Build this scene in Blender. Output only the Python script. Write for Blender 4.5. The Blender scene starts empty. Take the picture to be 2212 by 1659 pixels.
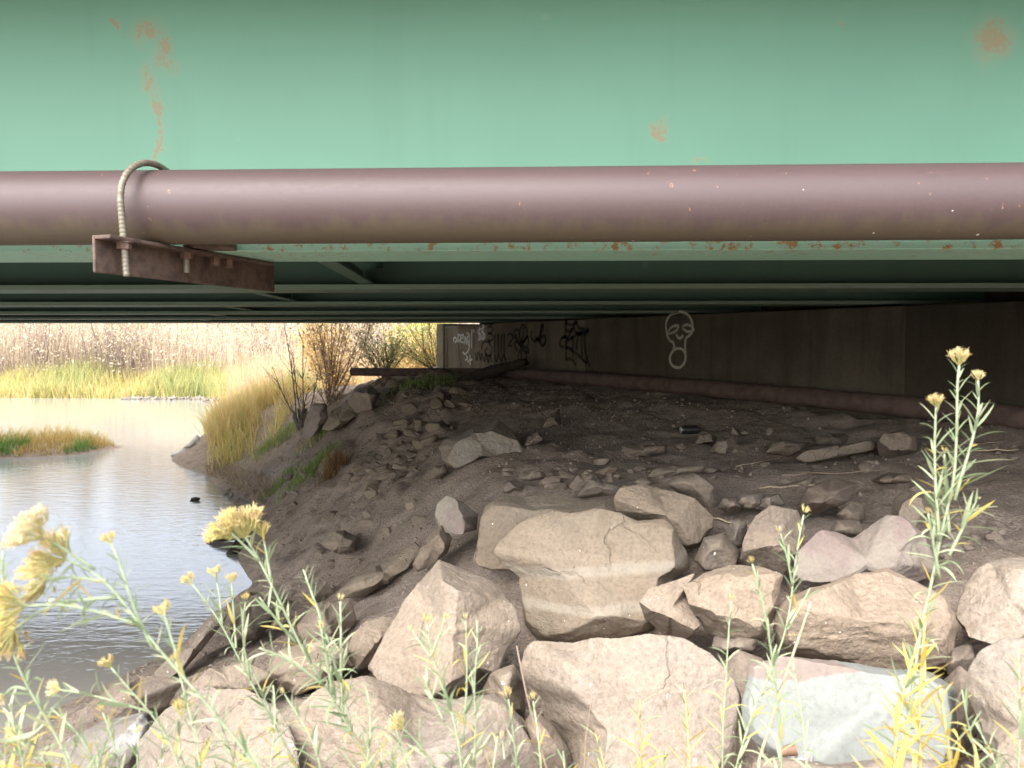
import bpy, bmesh, math, random
import numpy as np
from mathutils import Vector, Matrix

S = bpy.context.scene
COL = S.collection
R = random.Random(7)
NR = np.random.default_rng(7)

# ------------------------------------------------------------------ camera, sky, sun, exposure
E = 2.2                     # eye height above the river (world z = 0 is the water)
F = 1735.0                  # focal length in units of a 2212 px wide picture
PITCH = math.atan((829.5 - 740.0) / F)
cam_d = bpy.data.cameras.new('camera')
cam = bpy.data.objects.new('camera', cam_d)
COL.objects.link(cam)
cam_d.sensor_width = 36.0
cam_d.lens = 36.0 * F / 2212.0
cam_d.clip_start = 0.05
cam_d.clip_end = 2000.0
cam.location = (0, 0, E)
cam.rotation_euler = (math.pi / 2 - PITCH, 0, 0)
S.camera = cam
cam_d.dof.use_dof = True
cam_d.dof.focus_distance = 3.6
cam_d.dof.aperture_fstop = 7.0

SUN_EL, SUN_AZ = math.radians(50), math.radians(208)     # behind and left of the camera, behind thin cloud
W = bpy.data.worlds.new('World')
S.world = W
W.use_nodes = True
wn = W.node_tree
wn.nodes.clear()
sky = wn.nodes.new('ShaderNodeTexSky')
sky.sky_type = 'NISHITA'
sky.sun_disc = False
sky.sun_elevation = SUN_EL
sky.sun_rotation = SUN_AZ
sky.air_density = 1.0
sky.dust_density = 4.0
hs = wn.nodes.new('ShaderNodeHueSaturation')
hs.inputs['Saturation'].default_value = 0.42
bg = wn.nodes.new('ShaderNodeBackground')
bg.inputs['Strength'].default_value = 0.15
wo = wn.nodes.new('ShaderNodeOutputWorld')
wn.links.new(sky.outputs[0], hs.inputs['Color'])
wn.links.new(hs.outputs[0], bg.inputs['Color'])
wn.links.new(bg.outputs[0], wo.inputs['Surface'])

sd_ = bpy.data.lights.new('sun', 'SUN')
sd_.energy = 0.5
sd_.angle = math.radians(165)
sd_.color = (1.0, 0.97, 0.92)
sun = bpy.data.objects.new('sun', sd_)
COL.objects.link(sun)
sun_dir = Vector((math.sin(SUN_AZ) * math.cos(SUN_EL), math.cos(SUN_AZ) * math.cos(SUN_EL), math.sin(SUN_EL)))
sun.rotation_euler = sun_dir.to_track_quat('Z', 'Y').to_euler()

S.view_settings.view_transform = 'Standard'
S.view_settings.look = 'None'
S.view_settings.exposure = 2.68
S.view_settings.gamma = 1.0
S.view_settings.use_curve_mapping = False
S.render.engine = 'CYCLES'
S.cycles.use_denoising = True
S.cycles.max_bounces = 8
S.cycles.diffuse_bounces = 4
S.cycles.glossy_bounces = 3
S.cycles.transparent_max_bounces = 12
S.cycles.sample_clamp_indirect = 6.0

# ------------------------------------------------------------------ helpers
CT, ST = math.cos(PITCH), math.sin(PITCH)

def ray(px, py):
    u, v = (px - 1106.0) / F, (829.5 - py) / F
    y = CT + v * ST
    return np.array([u / y, 1.0, (v * CT - ST) / y])

def P(px, py, d):
    return ray(px, py) * d + np.array([0, 0, E])

def hash3(ix, iy, iz):
    n = (ix * 374761393 + iy * 668265263 + iz * 2147483647 // 3 + 1013) & 0x7fffffff
    n = ((n ^ (n >> 13)) * 1274126177) & 0x7fffffff
    n = ((n ^ (n >> 16)) * 668265263) & 0x7fffffff
    return ((n ^ (n >> 15)) & 0xffff) / 65535.0 * 2 - 1

def vnoise(p):
    p = np.asarray(p, float)
    i = np.floor(p).astype(np.int64)
    f = p - i
    f = f * f * (3 - 2 * f)
    out = 0
    for dx in (0, 1):
        for dy in (0, 1):
            for dz in (0, 1):
                w = (f[:, 0] if dx else 1 - f[:, 0]) * (f[:, 1] if dy else 1 - f[:, 1]) * (f[:, 2] if dz else 1 - f[:, 2])
                out = out + w * hash3(i[:, 0] + dx, i[:, 1] + dy, i[:, 2] + dz)
    return out

def fbm(p, o=4):
    a, s, t = 1.0, 0, 0
    for k in range(o):
        s = s + a * vnoise(np.asarray(p) * 2.03 ** k + 17.3 * k)
        t += a
        a *= 0.5
    return s / t

def tag(o, label=None, cat=None, group=None, kind=None):
    if label: o['label'] = label
    if cat: o['category'] = cat
    if group: o['group'] = group
    if kind: o['kind'] = kind
    return o

def mesh(name, V, Fc, mat=None, smooth=True):
    m = bpy.data.meshes.new(name)
    V = np.asarray(V, float)
    m.from_pydata(V.tolist() if len(V) else [], [], Fc.tolist() if isinstance(Fc, np.ndarray) else Fc)
    if smooth:
        m.polygons.foreach_set('use_smooth', [True] * len(m.polygons))
    if mat: m.materials.append(mat)
    return m

def obj(name, V, Fc, mat=None, parent=None, smooth=False, loc=None):
    V = np.asarray(V, float)
    if loc is not None:
        V = V - np.asarray(loc, float)
    o = bpy.data.objects.new(name, mesh(name, V, Fc, mat, smooth))
    COL.objects.link(o)
    if loc is not None: o.location = loc
    if parent: o.parent = parent
    return o

def empty(name, loc=(0, 0, 0)):
    o = bpy.data.objects.new(name, None)
    o.empty_display_size = 0.2
    COL.objects.link(o)
    o.location = loc
    return o

class MB:
    """collects geometry in world coordinates"""
    def __init__(s): s.v, s.f, s.n = [], [], 0
    def add(s, V, Fc):
        V = np.asarray(V, float)
        s.v.append(V)
        s.f += [[i + s.n for i in q] for q in Fc]
        s.n += len(V)
    def box(s, o, ax, ay, az):
        """corner o and three edge vectors"""
        o, ax, ay, az = (np.asarray(q, float) for q in (o, ax, ay, az))
        V = [o, o + ax, o + ax + ay, o + ay, o + az, o + ax + az, o + ax + ay + az, o + ay + az]
        s.add(V, [(0, 3, 2, 1), (4, 5, 6, 7), (0, 1, 5, 4), (1, 2, 6, 5), (2, 3, 7, 6), (3, 0, 4, 7)])
    def tube(s, pts, rad, n=8, cap=True):
        pts = np.asarray(pts, float)
        rad = np.ones(len(pts)) * np.asarray(rad, float)
        T = np.gradient(pts, axis=0)
        T /= np.linalg.norm(T, axis=1)[:, None] + 1e-12
        ref = np.array([0, 0, 1.0]) if abs(T[0][2]) < 0.9 else np.array([1.0, 0, 0])
        a = np.cross(T[0], ref); a /= np.linalg.norm(a)
        V = []
        for k in range(len(pts)):
            a = a - T[k] * a.dot(T[k]); a /= np.linalg.norm(a) + 1e-12
            b = np.cross(T[k], a)
            for j in range(n):
                t = 2 * math.pi * j / n
                V.append(pts[k] + rad[k] * (math.cos(t) * a + math.sin(t) * b))
        Fc = []
        for k in range(len(pts) - 1):
            for j in range(n):
                Fc.append((k * n + j, k * n + (j + 1) % n, (k + 1) * n + (j + 1) % n, (k + 1) * n + j))
        if cap:
            Fc.append(tuple(reversed(range(n))))
            Fc.append(tuple((len(pts) - 1) * n + j for j in range(n)))
        s.add(V, Fc)
    def build(s, name, mat, parent=None, smooth=False, loc=None):
        return obj(name, np.concatenate(s.v), s.f, mat, parent, smooth, loc)

def bevel(o, w, seg=2):
    b = o.modifiers.new('bevel', 'BEVEL'); b.width = w; b.segments = seg; b.limit_method = 'ANGLE'
    return o

def auto_smooth(o):
    for p in o.data.polygons: p.use_smooth = True
    m = o.data
    bm = bmesh.new(); bm.from_mesh(m)
    for e in bm.edges:
        if len(e.link_faces) == 2 and e.calc_face_angle(0) > 0.7: e.smooth = False
    bm.to_mesh(m); bm.free()
    return o

# ------------------------------------------------------------------ materials
class Mt:
    def __init__(s, name, rough=0.8, spec=0.3):
        s.m = bpy.data.materials.new(name)
        s.m.use_nodes = True
        s.t = s.m.node_tree
        s.b = s.t.nodes['Principled BSDF']
        s.b.inputs['Roughness'].default_value = rough
        s.b.inputs['Specular IOR Level'].default_value = spec
        s.co = None
    def n(s, ty, **kw):
        nd = s.t.nodes.new(ty)
        for k, v in kw.items():
            if hasattr(nd, k) and k not in ('Scale',): setattr(nd, k, v)
            else: nd.inputs[k].default_value = v
        return nd
    def l(s, a, b): s.t.links.new(a, b)
    def coord(s, scale=(1, 1, 1), per_object=False, which='Object'):
        tc = s.n('ShaderNodeTexCoord')
        mp = s.n('ShaderNodeMapping')
        mp.inputs['Scale'].default_value = scale
        s.l(tc.outputs[which], mp.inputs['Vector'])
        if per_object:
            oi = s.n('ShaderNodeObjectInfo')
            mu = s.n('ShaderNodeMath', operation='MULTIPLY'); mu.inputs[1].default_value = 40
            s.l(oi.outputs['Random'], mu.inputs[0])
            s.l(mu.outputs[0], mp.inputs['Location'])
        return mp.outputs[0]
    def noise(s, co, scale, detail=4, rough=0.55, dist=0.0):
        nd = s.n('ShaderNodeTexNoise')
        nd.inputs['Scale'].default_value = scale
        nd.inputs['Detail'].default_value = detail
        nd.inputs['Roughness'].default_value = rough
        nd.inputs['Distortion'].default_value = dist
        s.l(co, nd.inputs['Vector'])
        return nd.outputs['Fac']
    def ramp(s, fac, stops):
        r = s.n('ShaderNodeValToRGB')
        e = r.color_ramp.elements
        while len(e) < len(stops): e.new(0.5)
        for q, (p, c) in zip(e, stops):
            q.position = p
            q.color = (c[0], c[1], c[2], 1) if hasattr(c, '__len__') else (c, c, c, 1)
        s.l(fac, r.inputs[0])
        return r.outputs[0]
    def mix(s, fac, a, b, mode='MIX'):
        m = s.n('ShaderNodeMix', data_type='RGBA', blend_type=mode)
        for i, v in ((0, fac), (6, a), (7, b)):
            if isinstance(v, (int, float)): m.inputs[i].default_value = v
            elif isinstance(v, (tuple, list)): m.inputs[i].default_value = (v[0], v[1], v[2], 1)
            else: s.l(v, m.inputs[i])
        return m.outputs[2]
    def math(s, op, a, b=0.0):
        m = s.n('ShaderNodeMath', operation=op)
        for i, v in ((0, a), (1, b)):
            if isinstance(v, (int, float)): m.inputs[i].default_value = v
            else: s.l(v, m.inputs[i])
        return m.outputs[0]
    def step(s, x, lo, hi):
        m = s.n('ShaderNodeMapRange', interpolation_type='SMOOTHSTEP')
        m.inputs[1].default_value = lo; m.inputs[2].default_value = hi
        s.l(x, m.inputs[0])
        return m.outputs[0]
    def spots(s, co, spots):
        """1 inside soft ellipses (centre xyz, radii xyz) in the object's own coordinates"""
        tot = None
        for c, r in spots:
            a = s.n('ShaderNodeVectorMath', operation='SUBTRACT'); s.l(co, a.inputs[0]); a.inputs[1].default_value = c
            b = s.n('ShaderNodeVectorMath', operation='DIVIDE'); s.l(a.outputs[0], b.inputs[0]); b.inputs[1].default_value = r
            g = s.n('ShaderNodeVectorMath', operation='LENGTH'); s.l(b.outputs[0], g.inputs[0])
            q = s.n('ShaderNodeMapRange', interpolation_type='SMOOTHSTEP')
            q.inputs[1].default_value = 1.45; q.inputs[2].default_value = 0.1
            s.l(g.outputs['Value'], q.inputs[0])
            tot = q.outputs[0] if tot is None else s.math('MAXIMUM', tot, q.outputs[0])
        return tot
    def color(s, c):
        if isinstance(c, (tuple, list)): s.b.inputs['Base Color'].default_value = (*c, 1)
        else: s.l(c, s.b.inputs['Base Color'])
        return s
    def bump(s, h, strength=0.3, dist=0.02):
        b = s.n('ShaderNodeBump')
        b.inputs['Strength'].default_value = strength
        b.inputs['Distance'].default_value = dist
        s.l(h, b.inputs['Height'])
        s.l(b.outputs[0], s.b.inputs['Normal'])
        return s

M = {}

def m_sandstone(name='sandstone', bands=()):
    k = Mt(name, 0.9, 0.2)
    oi = k.n('ShaderNodeObjectInfo')
    co = k.coord(per_object=True)
    flat = k.coord((1.2, 1.2, 7), per_object=True)
    big = k.noise(co, 2.2, 5, 0.6, 0.4)
    fine = k.noise(co, 60, 4, 0.7)
    lay = k.noise(flat, 2.0, 3, 0.5, 0.6)
    c = k.mix(k.step(big, 0.35, 0.7), oi.outputs['Color'], k.mix(0.55, oi.outputs['Color'], (0.18, 0.135, 0.095)))
    c = k.mix(k.math('MULTIPLY', k.step(lay, 0.5, 0.72), 0.45), c, (0.255, 0.205, 0.152))
    c = k.mix(0.7, c, k.ramp(fine, [(0.25, 0.52), (0.5, 1.0), (0.75, 1.3)]), 'MULTIPLY')
    blot = k.noise(co, 7, 5, 0.65)
    c = k.mix(k.math('MULTIPLY', k.step(blot, 0.54, 0.70), 0.5), c, (0.15, 0.12, 0.093))
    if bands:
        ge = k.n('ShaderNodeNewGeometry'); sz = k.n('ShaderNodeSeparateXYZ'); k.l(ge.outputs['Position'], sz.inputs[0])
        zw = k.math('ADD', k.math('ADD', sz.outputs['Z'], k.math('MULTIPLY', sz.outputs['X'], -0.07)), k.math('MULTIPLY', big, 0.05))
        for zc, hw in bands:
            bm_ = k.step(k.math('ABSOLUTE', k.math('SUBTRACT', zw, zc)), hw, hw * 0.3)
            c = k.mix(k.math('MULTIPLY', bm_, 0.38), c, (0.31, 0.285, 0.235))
    drop = k.noise(co, 55, 1, 0.4)
    gate = k.noise(co, 5, 2, 0.5)
    c = k.mix(k.math('MULTIPLY', k.step(drop, 0.76, 0.80), k.step(gate, 0.45, 0.6)), c, (0.75, 0.73, 0.68))
    dark = k.noise(co, 42, 1, 0.4)
    c = k.mix(k.math('MULTIPLY', k.step(dark, 0.74, 0.79), 0.6), c, (0.12, 0.09, 0.07))
    vo = k.n('ShaderNodeTexVoronoi', feature='DISTANCE_TO_EDGE')
    wn_ = k.n('ShaderNodeTexNoise'); wn_.inputs['Scale'].default_value = 3.5; wn_.inputs['Detail'].default_value = 5; k.l(co, wn_.inputs['Vector'])
    wv = k.n('ShaderNodeVectorMath', operation='MULTIPLY_ADD'); k.l(wn_.outputs['Color'], wv.inputs[0]); wv.inputs[1].default_value = (0.5, 0.5, 0.5); k.l(co, wv.inputs[2])
    vo.inputs['Scale'].default_value = 1.9
    k.l(wv.outputs[0], vo.inputs['Vector'])
    cg = k.noise(co, 2.7, 2, 0.5)
    crack = k.math('MULTIPLY', k.step(vo.outputs['Distance'], 0.013, 0.002), k.step(cg, 0.55, 0.62))
    c = k.mix(k.math('MULTIPLY', crack, 0.3), c, (0.09, 0.065, 0.045))
    k.color(c)
    h = k.math('ADD', k.math('MULTIPLY', k.noise(co, 9, 8, 0.65), 1.0), k.math('MULTIPLY', fine, 0.25))
    h = k.math('ADD', h, k.math('MULTIPLY', lay, 0.5))
    h = k.math('SUBTRACT', h, k.math('MULTIPLY', crack, 0.25))
    k.bump(h, 0.65, 0.04)
    return k.m
M['rock'] = m_sandstone()
M['rock_light_streak'] = m_sandstone('light_streaked_sandstone', ((1.215, 0.032), (1.075, 0.03)))  # the pale bands are streaks of light painted into the stone colour

def m_special_rock(name, mask_co_scale, other, lo, hi, extra=None):
    """a sandstone with a broad patch of another colour"""
    k = Mt(name, 0.9, 0.2)
    oi = k.n('ShaderNodeObjectInfo')
    co = k.coord(per_object=True)
    fine = k.noise(co, 60, 4, 0.7)
    big = k.noise(co, mask_co_scale, 5, 0.55, 0.3)
    c = k.mix(k.step(big, lo, hi), oi.outputs['Color'], other)
    c = k.mix(0.6, c, k.ramp(fine, [(0.25, 0.6), (0.5, 1.0), (0.75, 1.25)]), 'MULTIPLY')
    k.color(c)
    k.bump(k.math('ADD', k.noise(co, 9, 8, 0.65), k.math('MULTIPLY', fine, 0.25)), 0.5, 0.03)
    return k.m
M['rock_red'] = m_special_rock('reddish_sandstone', 3.0, (0.17, 0.132, 0.118), 0.48, 0.62)
M['rock_lichen'] = m_special_rock('lichen_stone', 6.0, (0.26, 0.26, 0.25), 0.55, 0.63)

def m_pale_slab():
    k = Mt('pale_slab_stone', 0.9, 0.2)
    co = k.coord()
    ge = k.n('ShaderNodeNewGeometry')
    fine = k.noise(co, 50, 4, 0.7)
    edge = k.noise(co, 3.5, 5, 0.6)
    sp = k.n('ShaderNodeSeparateXYZ'); k.l(ge.outputs['Position'], sp.inputs[0])
    # the pale mineral skin covers the front of the slab up to a ragged line
    zz = k.math('ADD', sp.outputs['Z'], k.math('MULTIPLY', edge, 0.10))
    skin = k.step(zz, 1.300, 1.292)
    c = k.mix(skin, (0.16, 0.13, 0.112), (0.168, 0.177, 0.162))
    c = k.mix(0.45, c, k.ramp(fine, [(0.25, 0.6), (0.5, 1.0), (0.75, 1.2)]), 'MULTIPLY')
    sp2 = k.noise(co, 16, 3, 0.6)
    c = k.mix(k.math('MULTIPLY', k.step(sp2, 0.68, 0.74), 0.5), c, (0.33, 0.24, 0.23))
    k.color(c)
    k.bump(k.noise(co, 14, 8, 0.6), 0.3, 0.02)
    return k.m
M['pale_slab'] = m_pale_slab()

def m_ground():
    k = Mt('bank_soil', 0.95, 0.15)
    co = k.coord()
    big = k.noise(co, 0.9, 5, 0.6)
    mid = k.noise(co, 9, 6, 0.7)
    fine = k.noise(co, 70, 4, 0.75)
    c = k.mix(k.step(big, 0.35, 0.65), (0.245, 0.195, 0.157), (0.315, 0.258, 0.215))
    c = k.mix(k.step(mid, 0.45, 0.7), c, (0.20, 0.158, 0.126))
    c = k.mix(0.8, c, k.ramp(fine, [(0.3, 0.5), (0.5, 1.0), (0.72, 1.5)]), 'MULTIPLY')
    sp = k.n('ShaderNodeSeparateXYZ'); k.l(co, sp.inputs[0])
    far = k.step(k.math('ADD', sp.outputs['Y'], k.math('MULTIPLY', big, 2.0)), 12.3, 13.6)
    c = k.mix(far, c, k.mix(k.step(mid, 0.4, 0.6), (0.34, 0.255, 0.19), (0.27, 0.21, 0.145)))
    k.color(c)
    k.bump(k.math('ADD', mid, k.math('MULTIPLY', fine, 0.5)), 0.9, 0.05)
    return k.m
M['ground'] = m_ground()

def m_water():
    k = Mt('river_water', 0.04, 0.5)
    k.b.inputs['IOR'].default_value = 1.33
    co = k.coord((1.0, 2.6, 1))
    a = k.noise(co, 3.8, 3, 0.5, 0.3)
    b = k.noise(co, 13.0, 2, 0.5, 0.2)
    tc = k.coord((1, 1, 1))
    k.color(k.mix(k.noise(tc, 0.35, 3), (0.25, 0.24, 0.215), (0.275, 0.26, 0.23)))
    k.bump(k.math('ADD', a, k.math('MULTIPLY', b, 0.35)), 0.13, 0.032)
    return k.m
M['water'] = m_water()

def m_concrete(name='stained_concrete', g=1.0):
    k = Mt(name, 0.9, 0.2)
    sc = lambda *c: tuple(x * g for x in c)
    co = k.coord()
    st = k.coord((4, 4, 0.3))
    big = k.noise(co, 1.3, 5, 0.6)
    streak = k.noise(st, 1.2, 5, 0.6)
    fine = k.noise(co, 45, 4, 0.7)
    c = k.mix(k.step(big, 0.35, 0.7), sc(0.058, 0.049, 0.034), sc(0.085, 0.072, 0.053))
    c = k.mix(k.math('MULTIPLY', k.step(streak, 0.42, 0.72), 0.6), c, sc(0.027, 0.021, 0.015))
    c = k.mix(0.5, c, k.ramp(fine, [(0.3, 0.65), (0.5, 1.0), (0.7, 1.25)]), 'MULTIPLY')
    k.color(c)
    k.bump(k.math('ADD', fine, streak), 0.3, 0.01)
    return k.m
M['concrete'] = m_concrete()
M['concrete_lit'] = m_concrete('lit_end_concrete', 3.6)  # paler copy for the wall's lit end, light put into the colour
M['concrete_half_lit'] = m_concrete('half_lit_concrete', 1.7)
M['concrete_shaded'] = m_concrete('shaded_end_concrete', 0.62)  # darker copy for the wall's gloomy end, shade put into the colour

def m_green(name='green_bridge_paint', spots=None, base=(0.080, 0.186, 0.127), rusty=0.0):
    k = Mt(name, 0.55, 0.35)
    co = k.coord()
    big = k.noise(co, 0.8, 4, 0.6)
    st = k.noise(k.coord((5, 1, 0.5)), 1.3, 4, 0.6)
    c = k.mix(k.step(big, 0.3, 0.7), base, tuple(x * 1.10 for x in base))
    c = k.mix(k.math('MULTIPLY', k.step(st, 0.5, 0.8), 0.3), c, tuple(x * 0.75 for x in base))
    dust = k.noise(co, 120, 2, 0.6)
    c = k.mix(k.math('MULTIPLY', k.step(dust, 0.66, 0.74), 0.25), c, (0.09, 0.16, 0.11))
    bird = k.noise(co, 5.5, 2, 0.4)
    c = k.mix(k.math('MULTIPLY', k.step(bird, 0.76, 0.84), 0.10), c, (0.55, 0.62, 0.52))
    if spots:
        dn = k.n('ShaderNodeTexNoise'); dn.inputs['Scale'].default_value = 9; dn.inputs['Detail'].default_value = 4; k.l(co, dn.inputs['Vector'])
        dv = k.n('ShaderNodeVectorMath', operation='MULTIPLY_ADD'); k.l(dn.outputs['Color'], dv.inputs[0]); dv.inputs[1].default_value = (0.16, 0, 0.16)
        d0 = k.n('ShaderNodeVectorMath', operation='ADD'); k.l(co, d0.inputs[0]); d0.inputs[1].default_value = (-0.08, 0, -0.08); k.l(d0.outputs[0], dv.inputs[2])
        sm = k.spots(dv.outputs[0], spots)
        n1 = k.noise(co, 16, 6, 0.75)
        n2 = k.noise(co, 70, 4, 0.7)
        film = k.math('MULTIPLY', k.step(k.math('MULTIPLY', sm, k.math('ADD', 0.25, k.math('MULTIPLY', n1, 1.3))), 0.10, 0.85), 0.40)
        c = k.mix(film, c, (0.17, 0.17, 0.095))
        core = k.math('MULTIPLY', k.step(k.math('ADD', k.math('MULTIPLY', sm, 0.30), k.math('ADD', k.math('MULTIPLY', n2, 0.5), k.math('MULTIPLY', n1, 0.5))), 0.72, 0.79), k.math('MULTIPLY', k.step(sm, 0.1, 0.45), 0.5))
        c = k.mix(core, c, (0.19, 0.10, 0.045))
    if rusty:
        n3 = k.noise(co, 28, 6, 0.75)
        patch = k.noise(co, 1.6, 3, 0.6)
        c = k.mix(k.math('MULTIPLY', k.step(n3, 0.52, 0.62), k.step(patch, 0.40, 0.62)), c, (0.26, 0.15, 0.06))
    k.color(c)
    return k

def W3(px, py, d): return tuple(P(px, py, d))

def m_pipe():
    k = Mt('brown_pipe_paint', 0.40, 0.38)
    co = k.coord()
    big = k.noise(co, 1.4, 5, 0.6)
    fine = k.noise(co, 90, 4, 0.7)
    c = k.mix(big, (0.053, 0.034, 0.033), (0.064, 0.043, 0.043))
    c = k.mix(0.35, c, k.ramp(fine, [(0.3, 0.7), (0.5, 1.0), (0.7, 1.25)]), 'MULTIPLY')
    # olive grime clinging to the underside, ragged upper edge
    sp = k.n('ShaderNodeSeparateXYZ'); k.l(co, sp.inputs[0])
    rag = k.noise(k.coord((2.2, 1, 0.5)), 8, 5, 0.75)
    gz = k.math('ADD', sp.outputs['Z'], k.math('MULTIPLY', k.math('SUBTRACT', rag, 0.5), 0.16))
    gr = k.step(gz, -0.045, -0.10)
    c = k.mix(k.math('MULTIPLY', gr, 0.7), c, (0.085, 0.07, 0.04))
    chips = k.noise(k.coord((1, 1, 0.55)), 36, 3, 0.65)
    g = k.noise(co, 2.2, 2)
    ch = k.math('MULTIPLY', k.step(chips, 0.68, 0.72), k.step(g, 0.52, 0.60))
    c = k.mix(ch, c, (0.24, 0.12, 0.065))
    wh = k.noise(co, 30, 1, 0.4)
    c = k.mix(k.step(wh, 0.79, 0.81), c, (0.75, 0.72, 0.68))
    k.color(c)
    r = k.ramp(fine, [(0.3, 0.46), (0.7, 0.62)])
    k.l(r, k.b.inputs['Roughness'])
    k.bump(fine, 0.12, 0.003)
    return k.m
M['pipe'] = m_pipe()

def simple(name, c1, c2, scale=12, rough=0.8, spec=0.3, bump=0.2, metal=0.0):
    k = Mt(name, rough, spec)
    co = k.coord(per_object=True)
    n = k.noise(co, scale, 5, 0.65)
    k.color(k.mix(k.step(n, 0.35, 0.65), c1, c2))
    k.b.inputs['Metallic'].default_value = metal
    if bump: k.bump(k.noise(co, scale * 4, 4, 0.6), bump, 0.01)
    return k.m

M['rust'] = simple('weathered_rusty_steel', (0.060, 0.042, 0.035), (0.115, 0.078, 0.060), 22, 0.75)
M['galv'] = simple('dull_galvanised_rod', (0.12, 0.105, 0.075), (0.17, 0.15, 0.115), 40, 0.55, 0.5, 0.1, 0.3)
M['nut'] = simple('rusted_nut', (0.09, 0.055, 0.04), (0.15, 0.10, 0.075), 50, 0.7)
M['conduit'] = simple('grey_plastic_conduit', (0.33, 0.35, 0.37), (0.42, 0.43, 0.45), 12, 0.5, 0.4, 0.05)
M['old_pipe'] = simple('dusty_rusted_pipe', (0.062, 0.040, 0.034), (0.100, 0.068, 0.056), 9, 0.8)
M['driftwood'] = simple('wet_dark_driftwood', (0.014, 0.011, 0.008), (0.032, 0.025, 0.018), 18, 0.8, 0.3, 0.6)
M['bark'] = simple('grey_brown_bark', (0.17, 0.125, 0.10), (0.24, 0.185, 0.15), 25, 0.9)
M['bark_red'] = simple('reddish_willow_bark', (0.29, 0.17, 0.12), (0.38, 0.25, 0.18), 25, 0.9)
M['bark_dark'] = simple('dark_sage_bark', (0.10, 0.085, 0.08), (0.18, 0.155, 0.14), 25, 0.9)
M['black'] = simple('black_plastic', (0.012, 0.012, 0.013), (0.02, 0.02, 0.02), 20, 0.35, 0.5, 0)
M['tin'] = simple('crumpled_can_metal', (0.55, 0.55, 0.56), (0.75, 0.75, 0.76), 20, 0.3, 0.5, 0.2, 0.8)
M['cup'] = simple('brown_waxed_card', (0.14, 0.08, 0.05), (0.19, 0.11, 0.07), 14, 0.6)
M['asphalt'] = simple('asphalt', (0.045, 0.045, 0.046), (0.06, 0.06, 0.06), 30, 0.9)

def leafy(name, c1, c2, scale=30, trans=0.35, attr=False, obj_col=False):
    k = Mt(name, 0.65, 0.25)
    if attr:
        a = k.n('ShaderNodeAttribute'); a.attribute_name = 'tint'
        col = a.outputs['Color']
    else:
        co = k.coord(per_object=True)
        oi = k.n('ShaderNodeObjectInfo')
        n = k.math('ADD', k.math('MULTIPLY', k.noise(co, scale, 3), 0.6), k.math('MULTIPLY', oi.outputs['Random'], 0.45))
        col = k.mix(k.step(n, 0.25, 0.8), c1, c2)
    k.color(col)
    tr = k.n('ShaderNodeBsdfTranslucent')
    k.l(col, tr.inputs['Color'])
    mx = k.n('ShaderNodeMixShader'); mx.inputs[0].default_value = trans
    out = [q for q in k.t.nodes if q.type == 'OUTPUT_MATERIAL'][0]
    k.l(k.b.outputs[0], mx.inputs[1]); k.l(tr.outputs[0], mx.inputs[2])
    k.l(mx.outputs[0], out.inputs['Surface'])
    return k.m
M['blade'] = leafy('grass_and_twig_blades', None, None, attr=True, trans=0.5)
M['leaf_green'] = leafy('grey_green_leaf', (0.17, 0.225, 0.12), (0.28, 0.335, 0.20), 40)
M['leaf_pale'] = leafy('pale_leaf', (0.33, 0.37, 0.23), (0.42, 0.44, 0.28), 40)
M['leaf_yellow'] = leafy('yellowed_leaf', (0.46, 0.34, 0.07), (0.50, 0.43, 0.17), 40)
M['stem'] = leafy('felted_green_stem', (0.20, 0.25, 0.15), (0.28, 0.32, 0.21), 60, 0.1)
M['stem_low'] = leafy('olive_lower_stem', (0.26, 0.24, 0.10), (0.34, 0.30, 0.14), 60, 0.1)
M['dry'] = simple('dry_grey_stalk', (0.16, 0.12, 0.09), (0.24, 0.19, 0.14), 60, 0.9)
M['straw'] = simple('bleached_straw', (0.34, 0.28, 0.18), (0.42, 0.35, 0.24), 60, 0.8)
M['floret'] = leafy('straw_gold_floret', (0.64, 0.53, 0.25), (0.72, 0.66, 0.45), 30, 0.3)
M['floret_y'] = leafy('yellow_floret', (0.64, 0.54, 0.18), (0.70, 0.63, 0.36), 30, 0.3)
M['floret_tan'] = leafy('withered_tan_floret', (0.54, 0.36, 0.15), (0.62, 0.48, 0.28), 30, 0.25)
M['bract'] = leafy('green_gold_bract', (0.44, 0.40, 0.15), (0.56, 0.50, 0.24), 40, 0.3)

def m_spray(name, c, dens):
    """sprayed paint: solid along the middle of each stroke, speckled out to nothing at its edges"""
    k = Mt(name, 0.9, 0.1)
    uv = k.n('ShaderNodeUVMap')
    sp = k.n('ShaderNodeSeparateXYZ'); k.l(uv.outputs[0], sp.inputs[0])
    d = k.math('ABSOLUTE', k.math('SUBTRACT', sp.outputs['X'], 0.5))
    n = k.noise(k.coord(), 60, 4, 0.8)
    n2 = k.noise(k.coord(), 5, 3, 0.6)
    al = k.math('MULTIPLY', k.step(k.math('ADD', d, k.math('MULTIPLY', k.math('SUBTRACT', n, 0.5), 0.30)), 0.47, 0.16), dens)
    al = k.math('MULTIPLY', al, k.math('ADD', 0.45, k.math('MULTIPLY', n2, 1.0)))
    k.l(al, k.b.inputs['Alpha'])
    k.color(c)
    return k.m
M['spray_white'] = m_spray('white_spray_paint', (0.72, 0.70, 0.66), 1.0)
M['spray_cream'] = m_spray('cream_spray_paint', (0.50, 0.47, 0.37), 0.62)
M['spray_black'] = m_spray('black_spray_paint', (0.02, 0.02, 0.02), 0.66)
M['crack'] = simple('dark_crack', (0.02, 0.018, 0.015), (0.03, 0.027, 0.02), 10, 1.0, 0.0, 0)

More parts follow.
